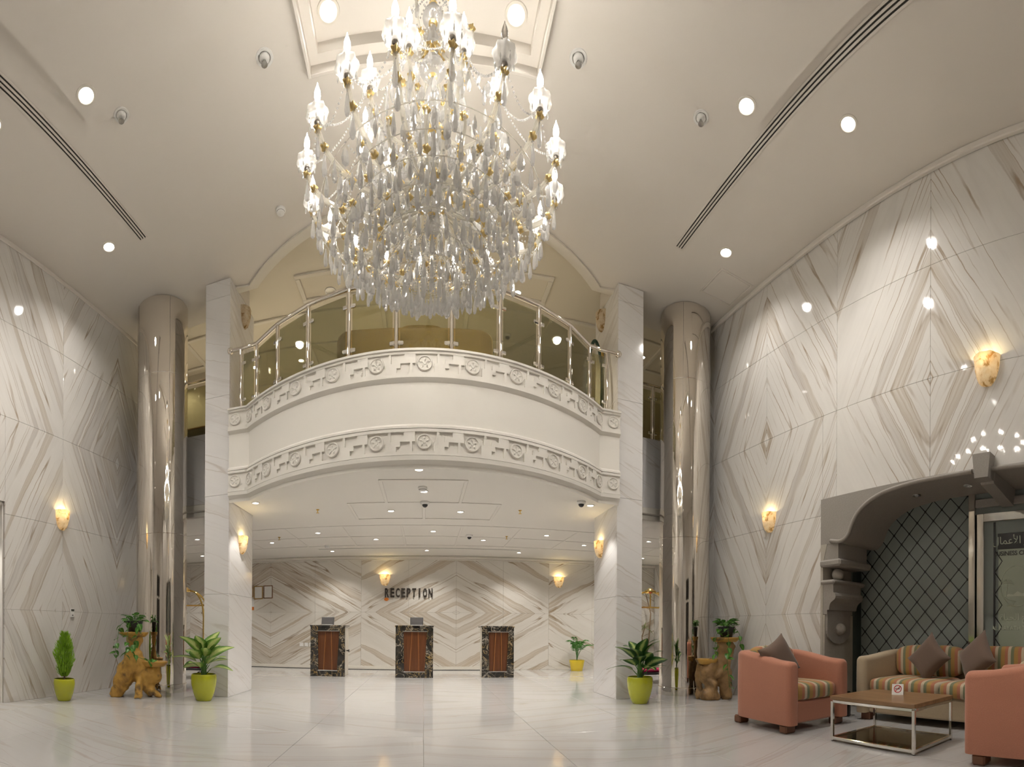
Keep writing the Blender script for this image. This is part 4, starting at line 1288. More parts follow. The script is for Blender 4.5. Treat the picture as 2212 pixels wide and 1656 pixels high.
# ------------------------------------------------------------------ reception desks, letters, wall things
def desk(x0, x1, y, label, handle=None):
    t = thing('reception_desk', label, 'desk', ((x0 + x1) / 2, y, 0), group='reception desks')
    w = (x1 - x0) / 2
    H = 1.10
    MB().box(-w + .03, w - .01, .06, .56, 0, H - .03, .004).build('body', M['stone_cream'], t)
    # black marble front with a tapering opening
    ft, fb = (-w + .42 * w, w - .33 * w), (-w + .46 * w, w - .45 * w)
    zt, zb = H * .895, H * .115
    m = MB()
    for poly in ([(-w, 0), (w, 0), (fb[1], zb), (fb[0], zb)], [(-w, 0), (fb[0], zb), (ft[0], zt), (-w, H - .02)], [(w, 0), (w, H - .02), (ft[1], zt), (fb[1], zb)], [(-w, H - .02), (ft[0], zt), (ft[1], zt), (w, H - .02)]):
        m.prism(poly, lambda a, b, d: (a, d, b), 0, .06)
    m.build('front', M['portoro'], t)
    MB().prism([(fb[0], zb), (fb[1], zb), (ft[1], zt), (ft[0], zt)], lambda a, b, d: (a, d, b), .040, .062).build('inset_panel', M['desk_wood'], t)
    for f0, f1 in ((.36, .27), (.63, .72)):
        a, b = ft[0] + (ft[1] - ft[0]) * f0, fb[0] + (fb[1] - fb[0]) * f1
        MB().prism([(b - .010, zb), (b + .010, zb), (a + .010, zt), (a - .010, zt)], lambda p, q, d: (p, d, q), .018, .042).build('rib', M['rib_wood'], t)
    for (z, e) in ((zt, ft), (zb, fb)):
        MB().box(e[0] - .012, e[1] + .012, -.006, .02, z - .008, z + .008, .003).build('inset_edge', M['steel'], t)
    MB().box(-w - .015, w + .015, -.015, .58, H - .02, H + .012, .005).build('top', M['portoro'], t)
    if handle:
        MB().lathe([(.012, 0), (.012, .04), (.03, .045), (.03, .06), (.001, .062)], 12).move(Matrix.Translation((w - .01, .3, .55)) @ Matrix.Rotation(PI / 2, 4, 'Y')).build('handle', M['black'], t, 40)
    return t
M['stone_cream'] = simple('cream_marble', (.62, .56, .47), .2, var=.12, vscale=5)
desk(-2.44, -1.68, 10.20, 'left black and gold marble reception desk with red wood inset', True)
desk(-.585, .215, 10.18, 'middle black and gold marble reception desk below the RECEPTION letters')
desk(1.265, 1.965, 10.24, 'right black and gold marble reception desk without a monitor')
def monitor(x, y, label):
    t = thing('desk_monitor', label, 'monitor', (x, y, 1.112), group='monitors on the desks')
    MB().box(-.14, .14, -.012, .012, 0, .17, .006).build('back_cover', M['grey_plastic'], t, None, (0, 0, .012), (math.radians(-14), 0, 0))
    MB().box(-.125, .125, -.030, -.010, .0, .085, .008).build('hinge_bulge', M['grey_plastic'], t, None, (0, 0, .012), (math.radians(-14), 0, 0))
    MB().box(-.13, .13, -.05, .12, 0, .014, .005).build('base', M['white_plastic'], t)
monitor(-2.10, 10.40, 'dark grey monitor seen from behind on the left reception desk')
monitor(-.14, 10.38, 'dark grey monitor seen from behind on the middle reception desk')

sg = thing('reception_sign', 'dark raised RECEPTION letters on the marble back wall', 'sign', (-.373, YB - .03, 1.845))
M['letter'] = simple('dark_bronze_letter', (.085, .07, .058), .25, .5)
for i, ch in enumerate('RECEPTION'):
    o = text_obj(ch, .3, M['letter'], 'letter', sg, (0, 0, 0), (PI / 2, 0, 0), .012, offset=.010)
    vx = [v.co.x for v in o.data.vertices]; vy = [v.co.y for v in o.data.vertices]
    wd, ht = max(vx) - min(vx), max(vy) - min(vy)
    tw = .038 if ch == 'I' else .102
    sx, sy = tw / wd, .235 / ht
    cx, cy = (max(vx) + min(vx)) / 2, min(vy)
    for v in o.data.vertices:
        v.co.x = (v.co.x - cx) * sx; v.co.y = (v.co.y - cy) * sy
    o.location = ((i - 4) * .1385, 0, 0)
MB().prism([(.055 * math.cos(a) * (1 + .12 * math.sin(2 * a + 1)), .045 * math.sin(a)) for a in [2 * PI * k / 20 for k in range(20)]], lambda a, b, d: (a, d, b), -.012, 0).build('orange_sticker', M['orange'], None, None, (-.94, YB, 1.80))
tag(bpy.data.objects['orange_sticker'], 'round orange sticker on the wall under the letter R', 'sticker')
def picture(x0, x1, z0, z1, label, fm, inner=M['paper'], y=YB, name='picture_frame', cat='picture'):
    t = thing(name, label, cat, ((x0 + x1) / 2, y, (z0 + z1) / 2))
    w, h = (x1 - x0) / 2, (z1 - z0) / 2
    b = .022
    for q in ((-w, w, h - b, h), (-w, w, -h, -h + b), (-w, -w + b, -h + b, h - b), (w - b, w, -h + b, h - b)):
        MB().box(q[0], q[1], -.022, 0, q[2], q[3], .004).build('frame', fm, t)
    MB().box(-w + b, w - b, -.010, 0, -h + b, h - b).build('sheet', inner, t)
    return t
picture(-4.225, -3.965, 1.84, 2.19, 'framed white certificate on the reception wall, right one of the row', M['frame_brown'])
picture(-4.50, -4.245, 1.83, 2.18, 'framed white certificate on the reception wall, middle of the row', M['frame_gold'])
picture(-4.78, -4.52, 1.88, 2.14, 'gold-framed certificate half hidden behind the left pillar', M['frame_gold'])
t = thing('notice_sheet', 'white notice with orange foot on the reception wall beside the left pillar', 'notice', (-4.59, YB, 1.72))
MB().box(-.09, .09, -.006, 0, -.10, .12).build('sheet', M['paper'], t)
MB().box(-.09, .09, -.007, 0, -.19, -.10).build('orange_strip', M['orange'], t)
for k, x in enumerate((-3.16, -3.03, -2.90)):
    t = thing('wall_socket', 'white wall socket on the reception wall left of the left desk, ' + ('left of three', 'middle of three', 'right of three')[k], 'socket', (x, YB, .62))
    MB().box(-.052, .052, -.010, 0, -.05, .05, .003).build('plate', M['white_plastic'], t)
    MB().box(-.02, .02, -.013, -.008, -.02, .02, .002).build('switch', M['paper'], t)
t = thing('thermostat', 'white wall thermostat with dark display on the left marble wall', 'thermostat', (XL, 5.47, 1.245), PI / 2)
MB().box(-.045, .045, -.02, 0, -.07, .07, .006).build('housing', M['white_plastic'], t)
MB().box(-.034, .034, -.022, -.018, .022, .055).build('display', simple('lcd', (.07, .075, .06), .3), t)
MB().box(-.016, .016, -.023, -.018, -.045, -.03, .002).build('button', M['grey_plastic'], t)

# ------------------------------------------------------------------ gallery furniture seen through the railing
t = thing('gallery_sofa', 'tan upholstered sofa behind the balcony glass, seen from the back', 'sofa', (-.14, 6.72, ZMF + .004), PI)
u_shell(2.14, .80, .18, .05, .86, .97, .14).build('shell', M['wicker'], t, 50)
MB().box(-.88, .88, -.36, .22, .05, .36, .03).build('base', M['wicker'], t)
MB().cushion((0, -.1, .42), (.88, .30, .08), .45, .2).build('seat_cushion', M['wicker'], t, 70)
for x in (-.95, .95):
    for y in (-.32, .32): MB().box(x - .03, x + .03, y - .03, y + .03, 0, .055).build('foot', M['wood_foot'], t)
o = MB().cushion((0, 0, 0), (.30, .08, .17), .5, .35).build('gallery_cushion', simple('mustard_cloth', (.42, .28, .06), .8, var=.3, vscale=30), None, 70, (-.05, 6.50, 4.95))
tag(o, 'mustard cushion showing above the back of the gallery sofa', 'cushion')
t = thing('gallery_armchair', 'dark brown tub chair behind the right end of the balcony glass', 'armchair', (2.05, 7.75, ZMF), 2.4)
u_shell(.72, .70, .12, .05, .62, .74, .22).build('shell', simple('dark_leather', (.05, .032, .022), .45), t, 50)
MB().cushion((0, -.06, .36), (.23, .25, .09), .45, .3).build('seat', simple('dark_leather_seat', (.06, .04, .028), .45), t, 70)
MB().box(-.24, .24, -.3, .22, .003, .28, .02).build('base', simple('dark_leather_base', (.04, .028, .02), .5), t)
t = thing('ornamental_harp', 'green and gilt harp ornament beside the right pillar on the gallery', 'harp', (2.62, 7.05, ZMF), .5)
M['harp'] = simple('dark_green_lacquer', (.02, .055, .035), .3)
hp = smooth_curve([(-.16, .05), (-.17, .6), (-.16, 1.1), (-.08, 1.42), (.0, 1.52), (.08, 1.45), (.13, 1.30), (.15, 1.24)], 5)
MB().tube([(a, 0, b) for a, b in hp], .026, 8).build('neck', M['harp'], t, 50)
MB().tube([(.15, 0, 1.30), (.16, 0, .8), (.15, 0, .05)], .022, 8).build('pillar', M['harp'], t, 50)
MB().tube([(-.16, 0, .05), (.15, 0, .05)], .04, 8).build('foot', M['harp'], t, 50)
MB().sphere((.15, 0, 1.36), .045, 10, 8, (1, 1, 1.8)).build('gilt_capital', M['brass'], t, 60)
for k in range(7):
    x = -.12 + .04 * k
    MB().tube([(x, 0, .07), (x + .01, 0, 1.25)], .003, 4).build('string', M['brass'], t)
picture(-5.10, -4.45, 4.75, 5.35, 'dark picture on the gallery wall seen left of the left pillar', M['frame_brown'], M['dark'], 9.2)
struct('wall_gallery_left', MB().box(-5.6, -4.0, 9.2, 9.3, ZMF, ZM), M['mezz_plaster'])

# ------------------------------------------------------------------ luggage carts
def cart(x, y, rz, label):
    t = thing('luggage_cart', label, 'luggage cart', (x, y, 0), rz, 'brass luggage carts')
    L, W = .50, .29
    MB().box(-L, L, -W, W, .17, .215, .02).build('deck', M['steel'], t)
    MB().box(-L + .015, L - .015, -W + .015, W - .015, .216, .265, .02).build('carpet', M['carpet_red'], t)
    bump = MB(); bump.tube([(-L, -W, .19), (L, -W, .19), (L, W, .19), (-L, W, .19)], .022, 8, closed=True); bump.build('bumper', M['black'], t, 50)
    for sx in (-1, 1):
        for sy in (-1, 1):
            pts = [(sx * (L - .05), sy * (W - .04), .24), (sx * (L - .05), sy * (W - .04), 1.25)]
            for k in range(1, 9):
                a = PI / 2 * k / 8
                pts.append((sx * (L - .05) * (1 - .72 * (1 - math.cos(a))) , sy * (W - .04) * (1 - .85 * (1 - math.cos(a))), 1.25 + .55 * math.sin(a)))
            MB().tube(pts, .018, 10).build('upright', M['brass'], t, 50)
            MB().lathe([(.028, 0), (.028, .012), (.012, .03)], 12, (sx * (L - .05), sy * (W - .04), .262)).build('collar', M['brass'], t, 40)
            wx, wy = sx * (L - .12), sy * (W - .07)
            w = MB().lathe([(.05, -.014), (.075, -.014), (.075, .014), (.05, .014)], 18); w.lathe([(.001, -.006), (.05, -.006), (.05, .006), (.001, .006)], 18)
            w.move(Matrix.Translation((wx, wy, .077)) @ Matrix.Rotation(PI / 2, 4, 'X')).build('wheel', M['black'], t, 40)
            MB().box(wx - .012, wx + .012, wy - .03, wy + .03, .075, .17, .004).build('fork', M['steel'], t)
    MB().lathe([(.10, 1.78), (.12, 1.80), (.12, 1.83), (.08, 1.85), (.05, 1.88), (.001, 1.885)], 20).build('crown', M['brass'], t, 40)
    MB().tube([(-L + .06, 0, 1.50), (L - .06, 0, 1.50)], .016, 10).build('hanging_bar', M['brass'], t, 50)
    MB().tube([(0, 0, 1.50), (0, 0, 1.80)], .014, 10).build('bar_stem', M['brass'], t, 50)
    for sx in (-1, 1):
        MB().tube([(sx * (L - .06), -W + .06, 1.50), (sx * (L - .06), W - .06, 1.50)], .014, 8).build('cross_bar', M['brass'], t, 50)
cart(-4.80, 8.85, .25, 'brass luggage cart with red deck behind the left column')
cart(4.42, 8.62, -.1, 'brass luggage cart with red deck behind the right column')

# ------------------------------------------------------------------ plants
def leaf_mesh(name, mat, L=1., W=.3, droop=.35, fold=.18, n=10, peak=.42, wave=.0):
    m = MB()
    uv = []
    cols = (-1, -.5, 0, .5, 1)
    for i in range(n + 1):
        t = i / n
        w = W * (math.sin(PI * min(1, t ** (math.log(.5) / math.log(peak)))) ** .8 if 0 < t < 1 else .0) + .004
        for c in cols:
            m.v.append((c * w, t * L * (1 - .12 * droop * t), .25 * t * L * 0 - droop * t * t * L + fold * abs(c) * w + wave * math.sin(t * 9 + c * 2) * abs(c)))
            uv.append(((c + 1) / 2, t))
    for i in range(n):
        for k in range(4):
            a = i * 5 + k
            m.f.append((a, a + 1, a + 6, a + 5))
    me = bpy.data.meshes.new(name)
    me.from_pydata(m.v, [], m.f)
    ul = me.uv_layers.new(name='UVMap')
    for p in me.polygons:
        for li in p.loop_indices: ul.data[li].uv = uv[me.loops[li].vertex_index]
    me.polygons.foreach_set('use_smooth', [True] * len(me.polygons))
    me.materials.append(mat)
    return me
LEAF = {
    'dief': leaf_mesh('leaf', M['leaf_dief'], 1, .31, .62, .12, wave=.012),
    'dief2': leaf_mesh('leaf', M['leaf_dief2'], 1, .33, .58, .12, wave=.012),
    'pothos': leaf_mesh('leaf', M['leaf_pothos'], 1, .36, .30, .25, 7, .33),
    'drac': leaf_mesh('leaf', M['leaf_dracaena'], 1, .045, .5, .1, 7, .3),
}
def pot(t, r, h, mat, soil=True, rim=.0):
    prof = [(r * .56, 0), (r * .60, .005), (r * .74, h * .18), (r * .87, h * .38), (r * .96, h * .6), (r, h * .8), (r * .985, h * .92), (r * .95, h * .985), (r * .93, h), (r * .88, h), (r * .90, h * .9), (.001, h * .9)]
    MB().lathe(prof, 36).build('pot', mat, t, 45)
    MB().lathe([(.001, h * .915), (r * .5, h * .93), (r * .9, h * .905)], 20).build('soil', M['soil'], t, 60)
def place_leaf(me, parent, base, az, el, size, twist=0.):
    """leaf along +Y of its mesh, tilted up by el, turned to azimuth az"""
    R = Matrix.Rotation(az - PI / 2, 4, 'Z') @ Matrix.Rotation(el, 4, 'X') @ Matrix.Rotation(twist, 4, 'Y')
    o = link('leaf', me, parent, base, R.to_euler(), (size, size, size))
    return o
def dieffenbachia(x, y, label, key, seed, n=13, top=.62, spread=1.0):
    t = thing('potted_dieffenbachia', label, 'potted plant', (x, y, 0), group='lime pots by the pillars')
    pot(t, .185, .375, M['pot_lime'])
    r = random.Random(seed)
    st = MB()
    for k in range(n):
        f = k / (n - 1)
        az = k * 2.4 + r.uniform(-.25, .25)
        h = .375 + .07 + f * (top - .30) + r.uniform(-.02, .02)
        el = math.radians(34 + 38 * f + r.uniform(-9, 9))
        out = (.11 - .07 * f) * spread
        base = (math.cos(az) * out, math.sin(az) * out, h)
        cane = (math.cos(az + 1) * .03, math.sin(az + 1) * .03)
        st.tube([(cane[0], cane[1], .34), (cane[0] * .9, cane[1] * .9, .36 + (h - .37) * .5), (base[0] * .45, base[1] * .45, h - .06), base], [.014, .012, .008, .005], 6)
        size = (.315 + .05 * math.sin(k * 1.7)) * (1.0 if f < .9 else .9)
        place_leaf(LEAF[key], t, base, az, el, size, r.uniform(-.75, .75))
    st.build('stems', M['stem'], t, 50)
dieffenbachia(-2.985, 6.07, 'variegated dieffenbachia in a lime pot before the left pillar', 'dief', 3, 17, .58)
dieffenbachia(2.96, 6.08, 'dark variegated dieffenbachia in a lime pot before the right pillar', 'dief2', 11, 17, .56)

t = thing('potted_conifer', 'small bright green conifer in a lime pot by the left wall', 'potted plant', (-4.55, 4.90, 0))
pot(t, .152, .305, M['pot_lime'])
MB().tube([(0, 0, .26), (.01, 0, .5), (0, 0, .85)], [.014, .01, .004], 6).build('trunk', M['bark'], t, 50)
m = MB()
r = random.Random(5)
for k in range(2600):
    f = r.random()
    z = .33 + .59 * f
    prof = .022 + .118 * math.sin(PI * (.10 + .88 * f) ** 1.05)
    a_ = r.uniform(0, 2 * PI)
    rad = prof * math.sqrt(r.random()) * (.88 + .30 * mnoise.noise(Vector((math.cos(a_) * 1.5, math.sin(a_) * 1.5, f * 5))))
    a = a_
    b = Vector((rad * math.cos(a), rad * math.sin(a), z))
    d = Vector((math.cos(a) * .55 + r.uniform(-.3, .3), math.sin(a) * .55 + r.uniform(-.3, .3), 1.0 + r.uniform(-.3, .5))).normalized()
    L = r.uniform(.04, .085)
    s = d.cross(Vector((r.uniform(-1, 1), r.uniform(-1, 1), r.uniform(-.4, .4)))).normalized() * .0045
    m.add([b - s, b + s, b + d * L * .6 + s * .8, b + d * L, b + d * L * .6 - s * .8], [(0, 1, 2, 3, 4)])
o = link('foliage', m.mesh('foliage', M['conifer'], None, False), t); o['kind'] = 'stuff'

def palm(x, y, label, potr, poth, potm, n, size, seed):
    t = thing('potted_palm', label, 'potted plant', (x, y, 0))
    MB().lathe([(potr * .72, 0), (potr * .76, .01), (potr, poth * .95), (potr, poth), (potr * .92, poth), (potr * .9, poth * .88), (.001, poth * .88)], 30).build('pot', potm, t, 45)
    MB().lathe([(.001, poth * .9), (potr * .9, poth * .885)], 20).build('soil', M['soil'], t, 60)
    r = random.Random(seed)
    for k in range(n):
        az = k * 2.4 + r.uniform(-.3, .3)
        reach = size * r.uniform(.35, .75) * (.5 + .5 * (k % 3) / 2)
        hh = size * r.uniform(.75, 1.05) * (1.15 - .3 * (k % 3) / 2)
        pts = []
        for q in range(8):
            f = q / 7
            pts.append(Vector((math.cos(az) * reach * f ** 1.6, math.sin(az) * reach * f ** 1.6, poth * .85 + hh * (math.sin(f * 1.75)) * .98)))
        m = MB(); m.tube(pts, [.006 - .0006 * q for q in range(8)], 5)
        uvless = []
        for q in range(3, 8):
            for h2 in (0, .5):
                if q == 7 and h2: continue
                p = pts[q].lerp(pts[min(q + 1, 7)], h2)
                tg = (pts[min(q + 1, 7)] - pts[q - 1]).normalized()
                sd = tg.cross(Vector((0, 0, 1)))
                if sd.length < .1: sd = Vector((-math.sin(az), math.cos(az), 0))
                sd.normalize()
                for sg_ in (-1, 1):
                    d = (sd * sg_ * .8 + tg * .7 + Vector((0, 0, -.25))).normalized()
                    L = size * .26 * (1.15 - .09 * q)
                    nn = d.cross(tg).normalized() * .012
                    w = tg * .012 * (size / .45)
                    m.add([p, p + d * L * .4 + w, p + d * L + Vector((0, 0, -.02)), p + d * L * .4 - w], [(0, 1, 2, 3)])
        o = link('frond', m.mesh('frond', M['leaf_palm_plain'], None, False), t)
    return t
M['leaf_palm_plain'] = simple('palm_green', (.06, .20, .025), .45, var=.35, vscale=20)
palm(3.90, 11.72, 'feathery palm in a yellow pot by the reception wall', .20, .275, M['pot_yellow'], 14, .58, 2)

# dracaena in a pale stone bowl
t = thing('potted_dracaena', 'tall thin dracaena in a carved stone bowl behind the right luggage cart', 'potted plant', (5.70, 11.45, 0))
MB().lathe([(.20, 0), (.24, .01), (.24, .05), (.34, .14), (.38, .30), (.40, .34), (.37, .34), (.35, .28), (.001, .28)], 32).build('bowl', M['stone_ball'], t, 45)
MB().lathe([(.001, .30), (.35, .285)], 20).build('soil', M['soil'], t, 60)
r = random.Random(9)
for pts in ([(0, 0, .28), (-.05, .02, .8), (-.22, 0, 1.3), (-.38, 0, 1.62)], [(.06, 0, .28), (.14, 0, .9), (.20, .03, 1.5), (.04, .02, 2.05)], [(-.04, .05, .28), (-.10, .05, .7), (.05, .1, 1.1)]):
    MB().tube(pts, [.022, .018, .016, .012][:len(pts)], 8).build('stem', M['bark'], t, 50)
    for k in range(16):
        place_leaf(LEAF['drac'], t, pts[-1], k * 2.4, math.radians(r.uniform(-10, 65)), r.uniform(.28, .42))

# ------------------------------------------------------------------ driftwood stands with pothos
def remeshed(parts, voxel, name, mat, amp=.02, fr=7., seed=0.):
    me = bpy.data.meshes.new(name)
    m = MB()
    for pts, rs in parts: 
        m.tube(pts, rs, 10)
        m.sphere(pts[0], rs[0], 10, 6); m.sphere(pts[-1], rs[-1], 10, 6)
    base = m.mesh(name, None)
    o = bpy.data.objects.new(name + '_tmp', base); COL.objects.link(o)
    md = o.modifiers.new('r', 'REMESH'); md.mode = 'VOXEL'; md.voxel_size = voxel
    sm = o.modifiers.new('s', 'SMOOTH'); sm.factor = .5; sm.iterations = 5
    dg = bpy.context.evaluated_depsgraph_get()
    me = bpy.data.meshes.new_from_object(o.evaluated_get(dg))
    bpy.data.objects.remove(o)
    for v in me.vertices:
        p = v.co + Vector((seed, 0, 0))
        n = mnoise.noise(p * fr) + .5 * mnoise.noise(p * fr * 2.3)
        q = mnoise.noise(Vector((p.x * 16, p.y * 16, p.z * 3)))
        v.co += v.normal * (n * amp + q * amp * .4)
        if v.co.z < 0: v.co.z = 0
    me.materials.clear(); me.materials.append(mat); me.name = name
    me.polygons.foreach_set('use_smooth', [True] * len(me.polygons))
    return me
def slab(c, rx, ry, z0, z1, seed, name, mat, parent):
    m = MB()
    n = 28
    def ring(k, z):
        out = []
        for i in range(n):
            a = 2 * PI * i / n
            w = 1 + .22 * mnoise.noise(Vector((math.cos(a) * 1.3 + seed, math.sin(a) * 1.3, seed)))
            out.append((c[0] + rx * w * k * math.cos(a), c[1] + ry * w * k * math.sin(a), z))
        return out
    m.loops([ring(.72, z0), ring(.86, z0 + (z1 - z0) * .35), ring(.98, z1 - .012), ring(.97, z1), ring(.4, z1 - .004)])
    return m.build(name, mat, parent, 60)
def pothos(x, y, z, label, seed, n=34, trail=()):
    t = thing('potted_pothos', label, 'potted plant', (x, y, z))
    MB().lathe([(.085, 0), (.09, .005), (.112, .10), (.114, .103), (.13, .15), (.13, .16), (.118, .16), (.112, .14), (.001, .14)], 28).build('pot', M['black'], t, 45)
    MB().lathe([(.001, .145), (.112, .141)], 20).build('soil', M['soil'], t, 60)
    r = random.Random(seed)
    st = MB()
    for k in range(n):
        az = k * 2.4 + r.uniform(-.4, .4)
        q = .05 + .10 * r.random()
        b = (math.cos(az) * q, math.sin(az) * q, .16 + r.uniform(0, .09))
        st.tube([(math.cos(az) * .03, math.sin(az) * .03, .14), (b[0] * .6, b[1] * .6, b[2] + .01), b], .0035, 5)
        place_leaf(LEAF['pothos'], t, b, az, math.radians(r.uniform(-10, 45)), r.uniform(.085, .125), r.uniform(-.4, .4))
    for path in trail:
        pts = smooth_curve3(path, 5)
        st.tube(pts, .0035, 5)
        for i in range(2, len(pts), 2):
            az = r.uniform(0, 2 * PI)
            place_leaf(LEAF['pothos'], t, pts[i], az, math.radians(r.uniform(-60, 15)), r.uniform(.08, .12), r.uniform(-.5, .5))
    st.build('vines', M['stem'], t, 50)
    return t
def smooth_curve3(c, n=4):
    out = []
    for i in range(len(c) - 1):
        p0, p1, p2, p3 = c[max(i - 1, 0)], c[i], c[i + 1], c[min(i + 2, len(c) - 1)]
        for k in range(n):
            t = k / n
            out.append(tuple(.5 * ((2 * p1[j]) + (-p0[j] + p2[j]) * t + (2 * p0[j] - 5 * p1[j] + 4 * p2[j] - p3[j]) * t * t + (-p0[j] + 3 * p1[j] - 3 * p2[j] + p3[j]) * t ** 3) for j in (0, 1, 2)))
    return out + [c[-1]]
SL = (-3.99, 5.80)
t = thing('driftwood_stand', 'golden driftwood root stand with two trays before the left column', 'plant stand', (*SL, 0), .60)
parts = [([(0, 0, .86), (0, 0, .72), (-.02, .01, .58), (-.10, .02, .38), (-.20, .02, .18), (-.27, .02, .04)], [.13, .085, .13, .17, .13, .085]),
         ([(.02, 0, .60), (.08, 0, .42), (.14, .02, .25), (.22, .02, .08)], [.12, .15, .13, .07]),
         ([(.12, .02, .40), (.28, 0, .36), (.33, .02, .30)], [.12, .12, .09]),
         ([(.30, .02, .44), (.29, .0, .30), (.24, .03, .18), (.28, 0, .07), (.38, -.03, .03)], [.11, .10, .07, .06, .035]),
         ([(.06, -.08, .36), (.08, -.14, .24), (.05, -.18, .12), (.02, -.20, .02)], [.05, .055, .045, .03]),
         ([(.07, -.14, .20), (.09, -.19, .10), (.085, -.21, .02)], [.045, .035, .028]),
         ([(-.12, .1, .36), (-.18, .2, .15), (-.2, .24, .03)], [.1, .07, .05])]
link('root_body', remeshed(parts, .022, 'root_body', M['stump'], .026, 9.), t)
slab((0, 0), .22, .19, .885, .955, 1.0, 'top_tray', M['stump'], t)
slab((.29, -.01), .235, .19, .455, .53, 4.0, 'lower_tray', M['stump'], t)
pothos(SL[0], SL[1], .956, 'trailing pothos in a black pot on the golden driftwood stand', 4, 26, (
    [(.08, -.09, .16), (.16, -.12, .10), (.15, -.16, -.06), (.10, -.20, -.20), (.02, -.22, -.27), (.0, -.23, -.33)],
    [(-.07, -.11, .16), (-.12, -.20, .08), (-.13, -.24, -.10), (-.16, -.24, -.24), (-.19, -.22, -.33)],
    [(.02, -.13, .16), (.04, -.21, .06), (.05, -.24, -.15), (.12, -.20, -.30), (.22, -.1, -.38), (.36, .05, -.40)]))
SR = (4.13, 5.90)
t = thing('driftwood_stand', 'rough brown driftwood stand with two trays before the right column', 'plant stand', (*SR, 0), -.61)
parts = [([(.14, .05, .84), (.13, .05, .68), (.10, .05, .48), (.14, .06, .25), (.16, .05, .05)], [.12, .10, .13, .11, .10]),
         ([(-.06, -.05, .52), (-.12, -.05, .42), (-.15, -.04, .32), (-.05, -.06, .22), (-.10, -.07, .08)], [.10, .12, .09, .10, .12]),
         ([(-.05, -.05, .40), (.06, 0, .38), (.12, .04, .40)], [.10, .09, .1]),
         ([(-.24, .05, .48), (-.27, .06, .30), (-.24, .06, .15), (-.26, .05, .03)], [.06, .05, .06, .05]),
         ([(-.16, -.05, .06), (-.02, -.10, .05), (.03, -.08, .04)], [.08, .07, .05]),
         ([(.12, .05, .55), (.22, .02, .66), (.24, .02, .80)], [.06, .05, .05])]
link('root_body', remeshed(parts, .022, 'root_body', M['stump2'], .026, 9., 3.), t)
slab((.14, .03), .235, .17, .86, .93, 7.0, 'top_tray', M['stump'], t)
slab((-.13, -.04), .17, .15, .53, .61, 9.0, 'lower_tray', M['stump'], t)
cr, sr = math.cos(-.61), math.sin(-.61)
def RW2(u, w): return (SR[0] + u * cr - w * sr, SR[1] + u * sr + w * cr)
px_, py_ = RW2(.16, .03)
pothos(px_, py_, .931, 'bushy pothos in a black pot on the brown driftwood stand', 8, 44, (
    [(-.05, -.11, .16), (-.10, -.18, .05), (-.12, -.22, -.15), (-.14, -.22, -.35), (-.12, -.22, -.55), (-.08, -.2, -.75)],
    [(.08, -.08, .16), (.14, -.14, .05), (.15, -.15, -.10)],
    [(-.1, -.03, .16), (-.22, -.05, .03), (-.26, -.08, -.15), (-.27, -.1, -.26)]))

# ------------------------------------------------------------------ chandelier
CH = Vector((.045, 3.60, 3.36))
ch = thing('crystal_chandelier', 'huge crystal chandelier with candle bulbs hanging from the ceiling', 'chandelier', CH)
zz = lambda z: z - CH.z
# stem: rod, chain cover and glass balusters
MB().tube([(0, 0, zz(3.60)), (0, 0, zz(ZQ - .01))], .012, 10).build('rod', M['chrome_frame'], ch, 50)
MB().lathe([(.001, zz(ZQ)), (.13, zz(ZQ - .002)), (.12, zz(ZQ - .03)), (.05, zz(ZQ - .08)), (.02, zz(ZQ - .10)), (.001, zz(ZQ - .10))], 28).build('canopy', M['brass'], ch, 40)
for z0, h, r in ((3.95, .16, .06), (4.12, .20, .09), (4.34, .16, .13), (4.52, .20, .075), (4.74, .14, .11), (4.90, .24, .06), (5.16, .14, .10), (5.32, .22, .05), (5.56, .12, .08), (5.70, .24, .04)):
    MB().lathe([(.014, zz(z0)), (r * .55, zz(z0 + h * .08)), (r, zz(z0 + h * .35)), (r * .85, zz(z0 + h * .6)), (r * .4, zz(z0 + h * .8)), (r * .5, zz(z0 + h * .95)), (.014, zz(z0 + h))], 14).build('stem_baluster', M['crystal'], ch, 25)
    MB().lathe([(.02, zz(z0) - .012), (.034, zz(z0)), (.02, zz(z0) + .012)], 12).build('gilt_collar', M['gilt'], ch, 40)

def drop_mesh(name, L, w, n=6, kind=0):
    if kind == 0: prof = [(.001, 0), (w * .16, -L * .05), (w * .34, -L * .35), (w * .5, -L * .72), (w * .36, -L * .92), (.001, -L)]
    elif kind == 1: prof = [(.001, 0), (w * .3, -L * .2), (w * .5, -L * .6), (w * .4, -L * .85), (.001, -L)]
    else: prof = [(.001, 0), (w * .45, -L * .35), (w * .5, -L * .55), (w * .2, -L * .85), (.001, -L)]
    m = MB().lathe(prof, n)
    m.v = [(x, y * (.62 if kind == 1 else .85), z) for x, y, z in m.v]
    return m
D_SPEAR = drop_mesh('d', .15, .040, 6, 0).mesh('crystal_drop', M['crystal'])
D_PEAR = drop_mesh('d', .115, .056, 8, 1).mesh('crystal_drop', M['crystal'])
D_ICE = drop_mesh('d', .13, .034, 6, 2).mesh('crystal_drop', M['crystal'])
KINDS = [(D_SPEAR, drop_mesh('d', .15, .040, 6, 0)), (D_PEAR, drop_mesh('d', .115, .056, 8, 1)), (D_ICE, drop_mesh('d', .13, .034, 6, 2))]
drops = []                # (size priority, kind, position, spin, scale)
beads = MB()
OCT_F = [(0, 2, 4), (2, 1, 4), (1, 3, 4), (3, 0, 4), (2, 0, 5), (1, 2, 5), (3, 1, 5), (0, 3, 5)]
